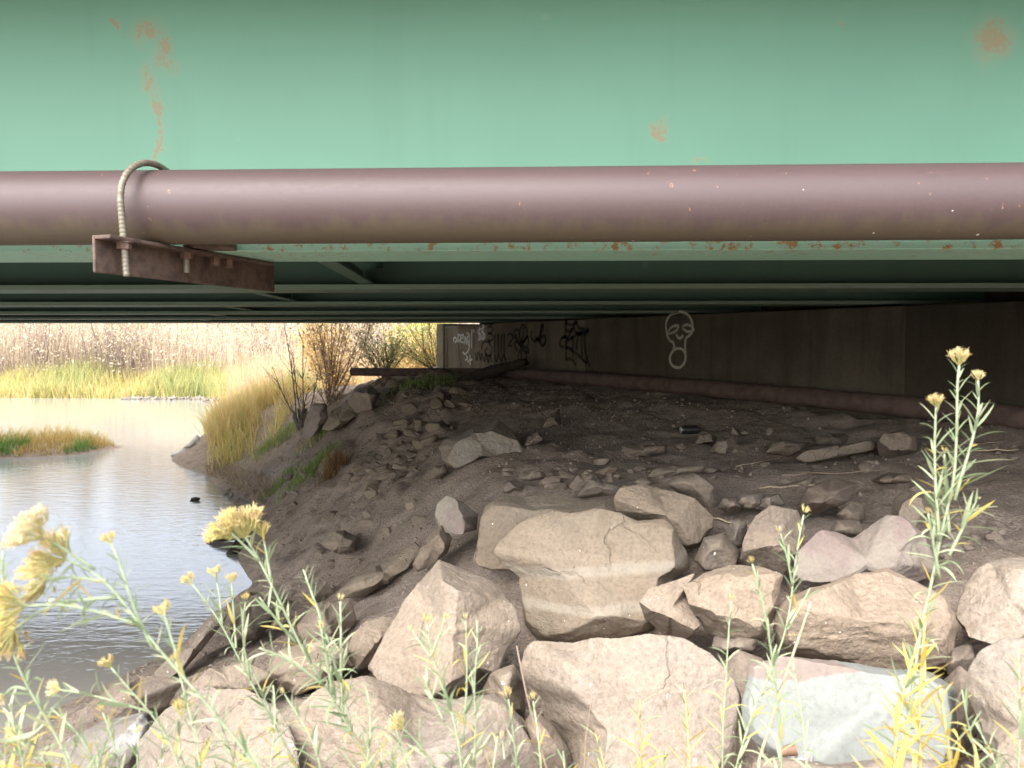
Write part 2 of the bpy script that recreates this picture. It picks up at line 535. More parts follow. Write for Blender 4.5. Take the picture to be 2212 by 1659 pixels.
# ------------------------------------------------------------------ ground and river
RIVER = np.array([(-4.2, -60), (-4.0, -6), (-3.5, 0), (-3.1, 2), (-2.8, 4.4), (-2.6, 5), (-2.44, 5.6), (-2.38, 6.7), (-2.35, 7.2), (-2.95, 8.6),
                  (-3.56, 10.9), (-5.05, 13.2), (-6.7, 17.3), (-8.6, 24), (-10.6, 29), (-12, 31.2), (-20, 31.8), (-40, 34), (-90, 46),
                  (-90, 20), (-28, 12), (-24, 0), (-24, -60)], float)

def river_sd(x, y):
    """signed distance to the waterline: positive on land"""
    p = np.stack([x, y], -1)
    best = np.full(len(x), 1e9)
    inside = np.zeros(len(x), bool)
    n = len(RIVER)
    for i in range(n):
        a, b = RIVER[i], RIVER[(i + 1) % n]
        ab = b - a
        t = np.clip(((p - a) @ ab) / (ab @ ab), 0, 1)
        best = np.minimum(best, np.linalg.norm(p - a - t[:, None] * ab, axis=1))
        c = (a[1] > y) != (b[1] > y)
        with np.errstate(divide='ignore', invalid='ignore'):
            xi = a[0] + (y - a[1]) / (b[1] - a[1] if b[1] != a[1] else 1e-9) * ab[0]
        inside ^= c & (x < xi)
    return np.where(inside, -best, best)

# control points: x, distance, height relative to the eye
CP = [(-5.07, 13.2, -2.2), (-3.56, 10.9, -2.2), (-2.95, 8.6, -2.2), (-2.35, 7.2, -2.2), (-2.38, 6.7, -2.2), (-2.44, 5.6, -2.2), (-2.6, 5, -2.2),
      (-2.8, 4.4, -2.2), (-3.1, 2, -2.2), (-3.5, 0, -2.2), (-3.9, -2, -2.2),
      (-4.2, 5, -2.9), (-5, 9, -2.9), (-6.5, 11, -2.9), (-7.5, 14, -2.9), (-4.6, 1, -2.9), (-4, 7, -2.9), (-4.4, 10.2, -2.6), (-8, 5, -3.0),
      (-4.4, 15, -1.15), (-3.1, 13, -1.12), (-2.35, 12.5, -0.8), (-1.15, 12.3, -0.56), (-1.5, 14, -0.55), (-3.3, 11.6, -1.74), (-2.65, 11.3, -1.38),
      (-4.5, 14, -1.72), (-5.6, 15.5, -1.5), (-1.6, 11.2, -0.72), (-1.75, 10.2, -0.98), (-1.95, 9.3, -1.36), (-1.6, 9.5, -1.1), (-1.35, 10.2, -0.82),
      (-1.95, 7.9, -1.62), (-1.44, 7, -1.58), (-1.84, 7, -1.84), (-0.57, 6.3, -0.98), (-0.69, 5.8, -1.15), (-0.8, 5, -1.42), (-1.31, 5.6, -1.75),
      (-0.3, 4.9, -1.16), (-0.4, 8.8, -0.82), (-0.8, 11, -0.6),
      (0.19, 7.5, -0.82), (1.0, 9.8, -0.55), (0.4, 10.8, -0.55), (-0.6, 12.6, -0.55), (1.77, 6.2, -0.80), (2.75, 6, -0.72), (3.5, 5.7, -0.60), (2.2, 7.8, -0.57), (2.86, 5, -0.76), (1.64, 4.8, -0.86),
      (2.2, 3.9, -0.95), (0.93, 5.5, -0.84), (3.4, 4, -0.85), (4.5, 3, -0.85), (5.5, 3, -0.8),
      (0.2, 3.3, -1.34), (0.2, 2.4, -1.42), (-0.6, 2.9, -1.42), (1.2, 2.3, -1.34), (1.5, 3, -1.22), (1.6, 2.0, -1.32), (1.0, 3.6, -1.15), (0.4, 4.2, -1.02),
      (-0.3, 4.3, -1.25), (-1, 2.3, -1.5), (-1.6, 2.8, -1.78), (-1.5, 4, -1.72), (-1.1, 4.6, -1.62), (2.2, 2.5, -1.12), (-2.0, 5.2, -1.98),
      (0, 0, -1.45), (1.5, 0, -1.38), (-1.5, 0.5, -1.62), (-2.4, 2, -2.0), (0, -1.5, -1.5), (3, 0, -1.2), (5, 0, -1.1), (-2.6, -1, -1.95), (5.5, 6, -0.7), (4, 9, -0.6), (2, 13, -0.5), (0.5, 15, -0.5), (-2.5, 16, -0.75)]
CP = np.array(CP)
CP[:, 2] += E

def tps_fit(X, z, lam=2e-3):
    n = len(X)
    d = np.linalg.norm(X[:, None] - X[None], axis=2)
    K = np.where(d > 0, d * d * np.log(d + 1e-12), 0) + lam * np.eye(n)
    Pm = np.c_[np.ones(n), X]
    A = np.block([[K, Pm], [Pm.T, np.zeros((3, 3))]])
    return np.linalg.solve(A, np.r_[z, 0, 0, 0])
TW = tps_fit(CP[:, :2], CP[:, 2])

def tps(x, y):
    out = TW[-3] + TW[-2] * x + TW[-1] * y
    for (a, b), w in zip(CP[:, :2], TW[:-3]):
        r2 = (x - a) ** 2 + (y - b) ** 2
        out = out + w * 0.5 * r2 * np.log(r2 + 1e-12)
    return out

def sst(t): t = np.clip(t, 0, 1); return t * t * (3 - 2 * t)

def height(x, y):
    x = np.asarray(x, float); y = np.asarray(y, float)
    sd = river_sd(x, y)
    zf = np.where(sd > 0, 0.42 * (1 - np.exp(-sd / 0.5)) + 0.65 * (1 - np.exp(-sd / 5)), -0.8 * (1 - np.exp(sd / 1.2)))
    w = sst((x + 8) / 2.5) * sst((7.5 - x) / 2) * sst((y + 2) / 1.5) * sst((17.5 - y) / 2.5)
    z = zf
    k = w > 0
    z = z.copy()
    z[k] = zf[k] * (1 - w[k]) + np.clip(tps(x[k], y[k]), -0.9, 2.0) * w[k]
    # unseen rises added behind the camera and at the right to block low sky
    z = z + 1.9 * sst((-y - 2.0) / 7) * sst((x - 0.5) / 4) + 2.9 * sst((x - 5.2) / 4.5) * sst((4.5 - y) / 4)
    # grassy islet
    r = ((x + 9.7) / 1.75) ** 2 + ((y - 16.2 - 0.25 * (x + 9.7)) / 1.15) ** 2
    r = r * (1 + 0.25 * np.sin(3 * x + 2 * y))
    z = np.maximum(z, 0.17 - 0.22 * r ** 1.5)
    return z

def axis(lo, hi, step, far):
    a = list(np.arange(lo, hi + 1e-6, step))
    s, q = step, hi
    while q < far:
        s *= 1.22; q += s; a.append(q)
    s, q = step, lo
    while q > -far:
        s *= 1.22; q -= s; a.insert(0, q)
    return np.array(a)
gx, gy = axis(-6.2, 6.4, 0.042, 420), axis(0.6, 15.5, 0.042, 420)
GX, GY = np.meshgrid(gx, gy)
fx, fy = GX.ravel(), GY.ravel()
gz = height(fx, fy)
near = np.exp(-np.maximum(0, np.hypot(fx, fy - 6) - 9) / 5)
pp = np.c_[fx, fy, gz * 1.0]
land = sst((gz + 0.05) / 0.15)
gz = gz + land * near * (0.055 * fbm(pp * 1.6, 3) + 0.06 * fbm(pp * 4.0, 5) + 0.035 * np.abs(fbm(pp * 11, 3)))
# the broken soil face towards the river is lumpier
face = land * near * np.exp(-((fx + 1.4) / 1.1) ** 2) * sst((fy - 4.5) / 2)
gz = gz + face * (0.22 * np.abs(fbm(pp * 2.4 + 5, 4)) + 0.10 * np.maximum(0, fbm(pp * 6.5 + 9, 3)))
NX, NY = len(gx), len(gy)
idx = np.arange(NX * NY).reshape(NY, NX)
quads = np.stack([idx[:-1, :-1], idx[:-1, 1:], idx[1:, 1:], idx[1:, :-1]], -1).reshape(-1, 4)
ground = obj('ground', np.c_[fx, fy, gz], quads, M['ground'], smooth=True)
tag(ground, kind='structure')
GZ = gz.reshape(NY, NX)

def gh(x, y):
    """ground height by bilinear look-up in the sheet"""
    x = np.atleast_1d(np.asarray(x, float)); y = np.atleast_1d(np.asarray(y, float))
    i = np.clip(np.searchsorted(gx, x) - 1, 0, NX - 2); j = np.clip(np.searchsorted(gy, y) - 1, 0, NY - 2)
    a = (x - gx[i]) / (gx[i + 1] - gx[i]); b = (y - gy[j]) / (gy[j + 1] - gy[j])
    return (GZ[j, i] * (1 - a) + GZ[j, i + 1] * a) * (1 - b) + (GZ[j + 1, i] * (1 - a) + GZ[j + 1, i + 1] * a) * b

DS = np.concatenate([np.arange(1.4, 20, 0.02), np.arange(20, 60, 0.1)])
def hit(px, py, water=True):
    r = ray(px, py)
    q = r[None] * DS[:, None]
    g = gh(q[:, 0], q[:, 1])
    if water: g = np.maximum(g, 0.0)
    k = np.nonzero(q[:, 2] + E < g)[0]
    return DS[k[0]] if len(k) else None

water = obj('river_water', [(-420, -300, 0), (60, -300, 0), (60, 300, 0), (-420, 300, 0)], [(0, 1, 2, 3)], M['water'])
tag(water, kind='structure')

# ------------------------------------------------------------------ the bridge
SL = -0.03                                     # the girders run a little askew to the picture
def gy_at(d, x): return d + SL * x
GD = [3.0, 5.0, 7.0, 9.0, 11.0, 13.0]
AW0 = np.array([-1.14, 13.5]); AWD = np.array([4.68, -7.5]); AWD = AWD / np.linalg.norm(AWD)
AWN = np.array([AWD[1], -AWD[0]])              # wall normal towards river and camera
def girder_end(d):
    # where the girder line meets the bearing line half a metre behind the wall face
    o = AW0 - AWN * 0.42
    # o + s*AWD : y = d + SL*x
    s = (d + SL * o[0] - o[1]) / (AWD[1] - SL * AWD[0])
    return (o + s * AWD)[0]
XL = -26.0
ZB, ZT = E + 0.32, E + 1.47
bridge = empty('bridge', (-8, 8, ZB))
tag(bridge, 'green painted steel girder bridge over the river, seen from below', 'bridge')
bl = Vector(bridge.location)
def bpart(mb, name, mat, parent=None, smooth=False):
    V = np.concatenate(mb.v)
    if parent is None:
        o = obj(name, V - np.array(bl), mb.f, mat, bridge, smooth)
    else:
        o = obj(name, V - np.array(bl), mb.f, mat, parent, smooth)
    return o
def gbox(mb, d0, d1, z0, z1, x0, x1):
    mb.box((x0, gy_at(d0, x0), z0), (x1 - x0, SL * (x1 - x0), 0), (0, d1 - d0, 0), (0, 0, z1 - z0))

def lp(px, py, d):
    p = P(px, py, d) ; return tuple(p - np.array(bl))
web_spots = [(lp(302, 55, 3.0), (0.075, .5, 0.075)), (lp(345, 110, 3.0), (0.06, .5, 0.08)), (lp(315, 175, 3.0), (0.055, .5, 0.09)), (lp(325, 228, 3.0), (0.045, .5, 0.06)), (lp(325, 300, 3.0), (0.02, .5, 0.16)),
             (lp(2122, 100, 3.0), (0.105, .5, 0.12)), (lp(1424, 282, 3.0), (0.05, .5, 0.055)), (lp(1520, 352, 3.0), (0.06, .5, 0.02)), (lp(232, 45, 3.0), (0.025, .5, 0.02)), (lp(1790, 62, 3.0), (0.018, .5, 0.02))]
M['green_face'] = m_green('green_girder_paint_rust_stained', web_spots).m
M['green'] = m_green('shaded_green_bridge_paint', None, (0.045, 0.095, 0.064)).m  # same paint darkened, the shade under the deck put into its colour
M['green_lit'] = m_green('lit_green_flange_paint', None, (0.105, 0.150, 0.108)).m  # same paint lightened, the light caught by the flanges put into its colour
M['green_lip'] = m_green('lit_green_lip_paint_rust_flecked', None, (0.23, 0.41, 0.32), 1.0).m  # base brightened as if lit despite the pipe's shadow; rust flecks are real
for i, d in enumerate(GD):
    xr = girder_end(d) + 0.55
    w = MB(); gbox(w, d - 0.008, d + 0.008, ZB + 0.033, ZT - 0.03, XL, xr)
    g = bpart(w, 'girder', M['green_face'] if i == 0 else M['green'])
    f = MB(); gbox(f, d - 0.18, d + 0.18, ZB, ZB + 0.031, XL, xr)
    bevel(bpart(f, 'bottom_flange', M['green_lip'] if i == 0 else M['green_lit'], g), 0.004)
    f = MB(); gbox(f, d - 0.15, d + 0.15, ZT - 0.028, ZT, XL, xr)
    bpart(f, 'top_flange', M['green'], g)
# cross frames, skewed like the abutment
for k in range(5):
    d0, d1 = GD[k], GD[k + 1]
    for m_ in range(4):
        x = -0.83 - 1.0 * k - 6.5 * m_
        if x < XL + 1: continue
        y0, y1 = gy_at(d0, x) + 0.03, gy_at(d1, x) - 0.03
        z0, z1 = ZB + 0.034, ZB + 0.115
        b = MB()
        b.box((x, y0, z0), (-0.10, y1 - y0, 0.0), (0.085, 0, 0), (0, 0, 0.010))
        b.box((x, y0, z0 + 0.012), (-0.10, y1 - y0, 0.0), (0.010, 0, 0), (0, 0, 0.08))
        bpart(b, 'cross_brace', M['green'])
        b = MB()
        for (za, zb) in ((ZB + 0.14, ZT - 0.12), (ZT - 0.12, ZB + 0.14)):
            off = 0.03 if za < zb else 0.075
            b.box((x + off, y0, za), (-0.08, y1 - y0, zb - za), (0.04, 0, 0), (0, 0.0, 0.07))
        bpart(b, 'cross_brace', M['green'])
dk = MB(); gbox(dk, 2.05, 13.95, ZT + 0.002, ZT + 0.23, XL, 9.0)
bpart(dk, 'deck', M['concrete'])
for a, b_ in ((2.05, 2.40), (13.60, 13.95)):
    p_ = MB(); gbox(p_, a, b_, ZT + 0.232, ZT + 1.0, XL, 9.0)
    bpart(p_, 'parapet', M['concrete'])
p_ = MB(); gbox(p_, 2.402, 13.598, ZT + 0.234, ZT + 0.29, XL, 9.0)
bpart(p_, 'road_surface', M['asphalt'])

# ------------------------------------------------------------------ the abutment
abut = empty('bridge_abutment', (AW0[0], AW0[1], 1.4))
tag(abut, 'graffiti covered concrete abutment wall carrying the girder ends', 'abutment wall')
al = np.array(abut.location)
def w3(s, n, z):                                # along the wall, out from its face, height
    q = AW0 + AWD * s + AWN * n
    return np.array([q[0], q[1], z])
def apart(mb, name, mat, parent=None, smooth=False):
    return obj(name, np.concatenate(mb.v) - al, mb.f, mat, parent or abut, smooth)
def wbox(mb, s0, s1, n0, n1, z0, z1):
    mb.box(w3(s0, n0, z0), w3(s1, n0, z0) - w3(s0, n0, z0), w3(s0, n1, z0) - w3(s0, n0, z0), (0, 0, z1 - z0))
L = 15.5
seats = [(0.02, 1.62, 0.270, 'concrete_lit'), (1.62, 3.9, 0.292, 'concrete_half_lit'), (3.9, 8.2, 0.300, 'concrete'), (8.2, 10.0, 0.30, 'concrete_shaded'), (10.0, L, 0.29, 'concrete_shaded')]  # panel tones step darker along the wall, painting in the fall of light
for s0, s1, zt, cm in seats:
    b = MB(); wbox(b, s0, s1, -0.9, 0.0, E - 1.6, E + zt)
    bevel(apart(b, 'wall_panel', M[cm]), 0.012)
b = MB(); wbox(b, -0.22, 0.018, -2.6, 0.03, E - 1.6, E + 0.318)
bevel(apart(b, 'wing_wall', M['concrete_lit']), 0.015)
b = MB(); wbox(b, 0.3, L, -1.3, -0.902, E - 1.0, ZT - 0.002)
apart(b, 'back_wall', M['concrete'])
for d in GD:                                    # bearing blocks under the girder ends
    xe = girder_end(d)
    b = MB(); b.box((xe - 0.18, gy_at(d, xe) - 0.16, E + 0.292), (0.36, 0, 0), (0, 0.32, 0), (0, 0, 0.026))
    apart(b, 'bearing_pad', M['concrete'])

def wall_hit(px, py):
    r = ray(px, py)
    # r*t lies on wall: (r*t - AW0).AWN = 0
    t = (AW0 @ AWN) / (r[0] * AWN[0] + r[1] * AWN[1])
    q = r * t
    return (q[:2] - AW0) @ AWD, q[2] + E

def stroke(name, lines, width, mat, off=0.004, conv=lambda p: p, sm=True):
    """painted strokes: flat ribbons just proud of the wall, soft edged by their material"""
    V, Fc, UV = [], [], []
    lay = 0
    for ln in lines:
        pts = np.array([wall_hit(*conv(p)) for p in ln])
        if sm and len(pts) > 2:                 # Catmull-Rom
            q = np.vstack([2 * pts[0] - pts[1], pts, 2 * pts[-1] - pts[-2]])
            o = []
            for i in range(1, len(q) - 2):
                for t in np.linspace(0, 1, 6, endpoint=False):
                    o.append(0.5 * (2 * q[i] + (q[i + 1] - q[i - 1]) * t + (2 * q[i - 1] - 5 * q[i] + 4 * q[i + 1] - q[i + 2]) * t * t + (3 * q[i] - q[i - 1] - 3 * q[i + 1] + q[i + 2]) * t ** 3))
            pts = np.array(o + [pts[-1]])
        T = np.gradient(pts, axis=0); T /= np.linalg.norm(T, axis=1)[:, None] + 1e-9
        Nn = np.c_[-T[:, 1], T[:, 0]] * width / 2
        b0 = len(V)
        for k, (a, nn) in enumerate(zip(pts, Nn)):
            for sgn in (-1, 1):
                c = a + nn * sgn
                V.append(w3(c[0], off + lay * 0.0006, c[1])); UV.append((0.0 if sgn < 0 else 1.0, k))
        for k in range(len(pts) - 1):
            Fc.append((b0 + 2 * k, b0 + 2 * k + 1, b0 + 2 * k + 3, b0 + 2 * k + 2))
        lay += 1
    o = obj(name, np.array(V) - al, Fc, mat, abut)
    uv = o.data.uv_layers.new(name='UVMap')
    for lp_ in o.data.loops: uv.data[lp_.index].uv = UV[lp_.vertex_index]
    return o
c2 = lambda p: (884.8 + 0.325 * p[0], 608.3 + 0.325 * p[1])
c3 = lambda p: (884.8 + 0.2 * p[0], 608.3 + 0.2 * p[1])
head = [[(1838, 376), (1868, 352), (1884, 320), (1880, 275), (1862, 232), (1828, 206), (1782, 203), (1733, 225), (1708, 270), (1708, 320), (1716, 362), (1733, 394), (1752, 402), (1760, 430), (1752, 462), (1735, 490), (1733, 530), (1754, 562), (1790, 572), (1820, 552), (1836, 512), (1834, 470), (1832, 420), (1838, 376)],
        [(1750, 462), (1775, 446), (1810, 448), (1832, 470)],
        [(1716, 345), (1738, 308), (1772, 292), (1788, 296), (1778, 322), (1750, 340), (1716, 346)],
        [(1815, 312), (1826, 292), (1852, 288), (1882, 300), (1884, 326), (1850, 332), (1816, 312)],
        [(1776, 350), (1785, 370), (1804, 376), (1822, 356)], [(1878, 300), (1894, 326)]]
stroke('graffiti_head', head, 0.056, M['spray_cream'], conv=c2)
web = [[(1040, 245), (1038, 330), (1040, 420), (1042, 520)], [(1040, 405), (1075, 330), (1112, 258)], [(1040, 405), (1110, 355), (1195, 325)], [(1040, 430), (1110, 478), (1180, 545)],
       [(1040, 272), (1075, 288), (1112, 262)], [(1112, 262), (1130, 308), (1195, 325)], [(1040, 322), (1066, 332), (1090, 304)], [(1090, 304), (1108, 336), (1150, 342)],
       [(1195, 325), (1168, 352), (1166, 430), (1178, 500), (1200, 565)], [(1172, 340), (1140, 345), (1118, 400), (1114, 455)], [(1150, 345), (1146, 420), (1152, 500)], [(1082, 360), (1092, 420), (1078, 470)],
       [(1040, 365), (1012, 382), (1004, 420), (1030, 442)], [(1042, 440), (1085, 452), (1092, 500)], [(1042, 520), (1080, 515), (1112, 560)]]
stroke('graffiti_web', web, 0.062, M['spray_black'], conv=c2)
plant = [[(745, 430), (733, 350), (750, 288), (775, 308), (780, 360), (752, 420)], [(740, 420), (702, 372), (698, 332), (720, 318), (735, 362)], [(748, 420), (778, 372), (792, 382), (786, 430)],
         [(745, 430), (710, 400), (704, 432), (722, 462)], [(745, 432), (786, 440), (792, 472), (775, 462)], [(745, 430), (744, 545)], [(736, 450), (724, 500), (740, 540)], [(756, 450), (778, 482), (772, 532)], [(712, 345), (716, 380), (735, 410)], [(760, 300), (757, 350), (748, 410)]]
stroke('graffiti_plant', plant, 0.062, M['spray_black'], conv=c2)
loop = [[(815, 328), (808, 368), (830, 396), (856, 380), (872, 348), (890, 302), (882, 288), (870, 340), (868, 400), (888, 426), (906, 392), (894, 360), (868, 380)], [(838, 370), (872, 402)]]
stroke('graffiti_loops', loop, 0.065, M['spray_black'], conv=c2)
tagb = [[(570, 350), (565, 470)], [(590, 345), (592, 490)], [(615, 350), (608, 470)], [(632, 345), (632, 480), (640, 520)], [(650, 362), (670, 345), (690, 370), (660, 420), (686, 426)],
        [(480, 452), (488, 410), (518, 398), (546, 430), (546, 480), (520, 492), (504, 462), (520, 440)], [(520, 312), (535, 297), (556, 312), (546, 340), (525, 342), (548, 352), (556, 380), (536, 396), (524, 382)],
        [(440, 470), (450, 522), (460, 470), (476, 522), (482, 480), (500, 528), (510, 480), (526, 535), (538, 490), (552, 540)], [(570, 480), (580, 530), (596, 490), (612, 532), (626, 490), (644, 530)]]
stroke('graffiti_tag', tagb, 0.055, M['spray_black'], conv=c2)
tagw = [[(302, 402), (298, 380), (310, 372), (318, 390), (308, 406)], [(326, 350), (344, 362), (338, 392), (328, 400), (328, 352)], [(342, 384), (362, 372), (362, 352), (346, 366), (346, 396), (362, 404)],
        [(368, 414), (376, 366), (384, 416), (392, 362), (398, 428)], [(404, 360), (388, 372), (390, 402), (404, 396), (406, 350), (404, 430), (394, 462), (374, 482), (360, 468)], [(384, 492), (392, 510), (376, 522)],
        [(384, 338), (402, 352), (408, 382)], [(421, 318), (420, 445)], [(430, 318), (438, 338)], [(482, 312), (464, 322), (464, 342), (482, 356), (480, 378), (464, 386)], [(506, 300), (488, 314), (488, 336), (508, 350), (504, 374), (486, 384)],
        [(472, 300), (472, 394)], [(497, 284), (497, 392)], [(410, 488), (412, 556)], [(394, 532), (426, 514)]]
stroke('graffiti_tag', tagw, 0.052, M['spray_white'], off=0.016, conv=c2)
stroke('wall_crack', [[(420, 505), (422, 600), (428, 720), (424, 800), (428, 925)]], 0.022, M['crack'], conv=c3, off=0.034)
stroke('wall_crack', [[(535, 640), (545, 740), (556, 840), (566, 925)]], 0.014, M['crack'], conv=c3, off=0.020)

# the other abutment, across the river and out of the picture
ab2 = empty('bridge_abutment', (XL + 1.0, 8, 1.0))
tag(ab2, 'plain concrete abutment on the far side of the river', 'abutment wall')
def far_box(name, u0, u1, v0, v1, z0, z1):
    o_ = np.array([XL + 1.6 + 2.6, 2.2]); a_ = -AWD[::1] * 0 + np.array([AWD[0], AWD[1]])
    b = MB(); q = o_ - a_ * v1 - AWN * (-u0)
    b.box((q[0], q[1], z0), (*(AWN * (u1 - u0)), 0), (*(a_ * (v1 - v0)), 0), (0, 0, z1 - z0))
    return obj(name, np.concatenate(b.v) - np.array(ab2.location), b.f, M['concrete'], ab2)
far_box('wall_panel', -0.6, 0.6, -0.6, 15.5, -1.0, E + 0.30)
far_box('back_wall', -0.95, -0.602, -0.6, 15.5, -1.0, ZT - 0.002)
b = MB(); b.box((-80, -3, -0.5), (80 + XL - 5.2, 0, 0), (0, 22, 0), (0, 0, ZT + 0.5))
tag(b.build('road_embankment', M['ground']), kind='structure')

# road embankment held behind the abutment
emb = MB()
e0 = AW0 - AWN * 1.32 + AWD * 0.3
V = [w3(0.3, -1.32, 0.5), w3(L, -1.32, 0.5), (60, -6.0, 0.5), (60, 30.0, 0.5), (3.0, 22.0, 0.5)]
top = [w3(0.3, -1.32, ZT - 0.01), w3(L, -1.32, ZT - 0.01), (60, -1.0, ZT - 0.01), (60, 16.0, ZT - 0.01), (3.0, 15.6, ZT - 0.01)]
emb.add(V + top, [(0, 1, 6, 5), (1, 2, 7, 6), (2, 3, 8, 7), (3, 4, 9, 8), (4, 0, 5, 9), (5, 6, 7, 8, 9)])
tag(emb.build('road_embankment', M['ground']), kind='structure')

# ------------------------------------------------------------------ pipe, bracket, u-bolt
pc = P(1106, 443, 2.6)
pipe_r = 0.1185
x0, x1 = -7.0, 5.2
N_ = 40
pts = [(x, 2.6 + SL * x, pc[2] + 0.0022 * x) for x in np.linspace(x0, x1, N_)]
mb = MB(); mb.tube(pts, pipe_r, 48)
pipe = mb.build('brown_pipe', M['pipe'], smooth=False, loc=(0, 2.6, pc[2]))
auto_smooth(pipe)
tag(pipe, 'thick brown painted utility pipe hung along the green girder', 'pipe')

br = empty('pipe_bracket', tuple(P(205, 513, 2.4)))
tag(br, 'rusty steel angle bracket with U-bolt clamping the brown pipe', 'bracket')
brl = np.array(br.location)
def brp(mb, name, mat, smooth=False): return obj(name, np.concatenate(mb.v) - brl, mb.f, mat, br, smooth)
A0 = np.array([-1.246, 2.40]); A1 = np.array([-0.985, 3.32])
ad = A1 - A0; al_ = np.linalg.norm(ad); ad /= al_; an = np.array([ad[1], -ad[0]])       # an points right
zt = E + 0.318
mb = MB()
mb.box((*A0, zt - 0.11), (*(ad * al_), 0), (*(an * 0.010), 0), (0, 0, 0.11))
mb.box((A0[0] + an[0] * 0.0102, A0[1] + an[1] * 0.0102, zt - 0.012), (*(ad * al_ * 0.9), 0), (*(an * 0.055), 0), (0, 0, 0.012))
bevel(brp(mb, 'angle_iron', M['rust']), 0.003)
fr = P(262, 470, 2.465); bk = np.array([-1.105, 2.745, 0])
path = []
zb0, zb1 = P(270, 597, 2.46)[2], E + 0.235
zc = pc[2] - 0.002
for z in np.arange(zb0, zc, 0.0032): path.append((fr[0] + 0.012 * (zc - z) / 0.2, fr[1] - 0.004, z))
cx, cy = (fr[0] + bk[0]) / 2, (fr[1] + bk[1]) / 2
hx, hy = (fr[0] - bk[0]) / 2, (fr[1] - 0.004 - bk[1]) / 2
for a in np.linspace(0, math.pi, 110):
    path.append((cx + hx * math.cos(a), cy + hy * math.cos(a), zc + 0.133 * math.sin(a)))
for z in np.arange(zc, zb1, -0.0032): path.append((bk[0], bk[1], z))
rad = [0.0108 if (k // 2) % 2 else 0.0097 for k in range(len(path))]
mb = MB(); mb.tube(path, rad, 14)
brp(mb, 'u_bolt', M['galv'], True)
for (x, y) in ((fr[0] + 0.008, fr[1] - 0.004), (bk[0], bk[1])):
    mb = MB(); mb.tube([(x, y, zt - 0.034), (x, y, zt - 0.0125)], 0.021, 6); brp(mb, 'nut', M['nut'])
    mb = MB(); mb.tube([(x, y, zt - 0.0148), (x, y, zt - 0.0122)], 0.026, 18); brp(mb, 'washer', M['nut'])
q = A0 + ad * 0.40
mb = MB(); mb.box((q[0] + 0.03, q[1] - 0.05, zt + 0.003), (0.16, 0.01, 0), (-0.02, 0.10, 0), (0, 0, 0.022)); bevel(brp(mb, 'clamp_plate', M['rust']), 0.003)
for t, o_ in ((0.54, 0.05), (0.62, 0.05)):
    q = A0 + ad * (t * al_) + an * o_
    mb = MB(); mb.tube([(*q, zt - 0.045), (*q, zt - 0.0125)], 0.017, 6); brp(mb, 'bolt', M['nut'])

# pipe along the foot of the abutment, and the free end that sticks out beyond it
def wp(px, py, out, r):
    s, z = wall_hit(px, py); q = w3(s, out, z); return q
pa = [P(760, 803, 12.9), P(860, 804, 12.6), P(960, 804, 12.35), P(1040, 805, 12.1), P(1120, 807, 11.2)]
pb = [P(1120, 807, 11.2), P(1300, 821, 9.55), P(1500, 837, 8.25), P(1700, 854, 7.3), P(1900, 873, 6.55), P(2100, 893, 5.9), P(2300, 912, 5.35), P(2500, 930, 4.9)]
path = np.array(pa + pb[1:])
path = np.concatenate([[path[i] + (path[i + 1] - path[i]) * t for t in np.linspace(0, 1, 6, endpoint=False)] for i in range(len(path) - 1)] + [[path[-1]]])
mb = MB(); mb.tube(path, 0.066 + 0.018 * sst((np.arange(len(path)) - 18) / 12.0), 20)
o = mb.build('rusted_pipe', M['old_pipe'], loc=tuple(P(960, 804, 12.35)))
auto_smooth(o)
tag(o, 'rust brown pipe along the foot of the concrete wall, free end over the bank', 'pipe')
mb = MB()
cp = [P(818, 839, 12.2), P(845, 834, 12.15), P(875, 828, 12.1), P(905, 820, 12.05), P(935, 814, 12.0), P(965, 811, 12.0), P(1000, 812, 12.0)]
mb.tube(cp, 0.026, 12)
o = mb.build('grey_conduit', M['conduit'], smooth=True, loc=tuple(cp[3]))
tag(o, 'bent grey conduit lying on the bank below the free pipe end', 'conduit')

# ------------------------------------------------------------------ rocks
_ico = {}
def ico(l):
    if l not in _ico:
        bm = bmesh.new(); bmesh.ops.create_icosphere(bm, subdivisions=l, radius=1.0)
        bm.verts.ensure_lookup_table()
        _ico[l] = (np.array([v.co[:] for v in bm.verts]), [tuple(v.index for v in f.verts) for f in bm.faces]); bm.free()
    return _ico[l]

def unit(v): v = np.asarray(v, float); return v / np.linalg.norm(v)

def hewn(seed, lvl, cuts=11, lo=0.5, hi=0.86, extra=()):
    V, Fc = ico(lvl); V = V.copy()
    r = np.random.default_rng(seed)
    pl = [(unit(n), o) for n, o in extra] + [(unit(r.normal(size=3)), r.uniform(lo, hi)) for _ in range(cuts)]
    for n, o in pl:
        t = V @ n - o
        k = t > 0
        V[k] -= n * t[k][:, None] * 0.97
    return V, Fc

TAN, GREY, LITE = (0.33, 0.265, 0.19), (0.27, 0.225, 0.18), (0.32, 0.265, 0.21)

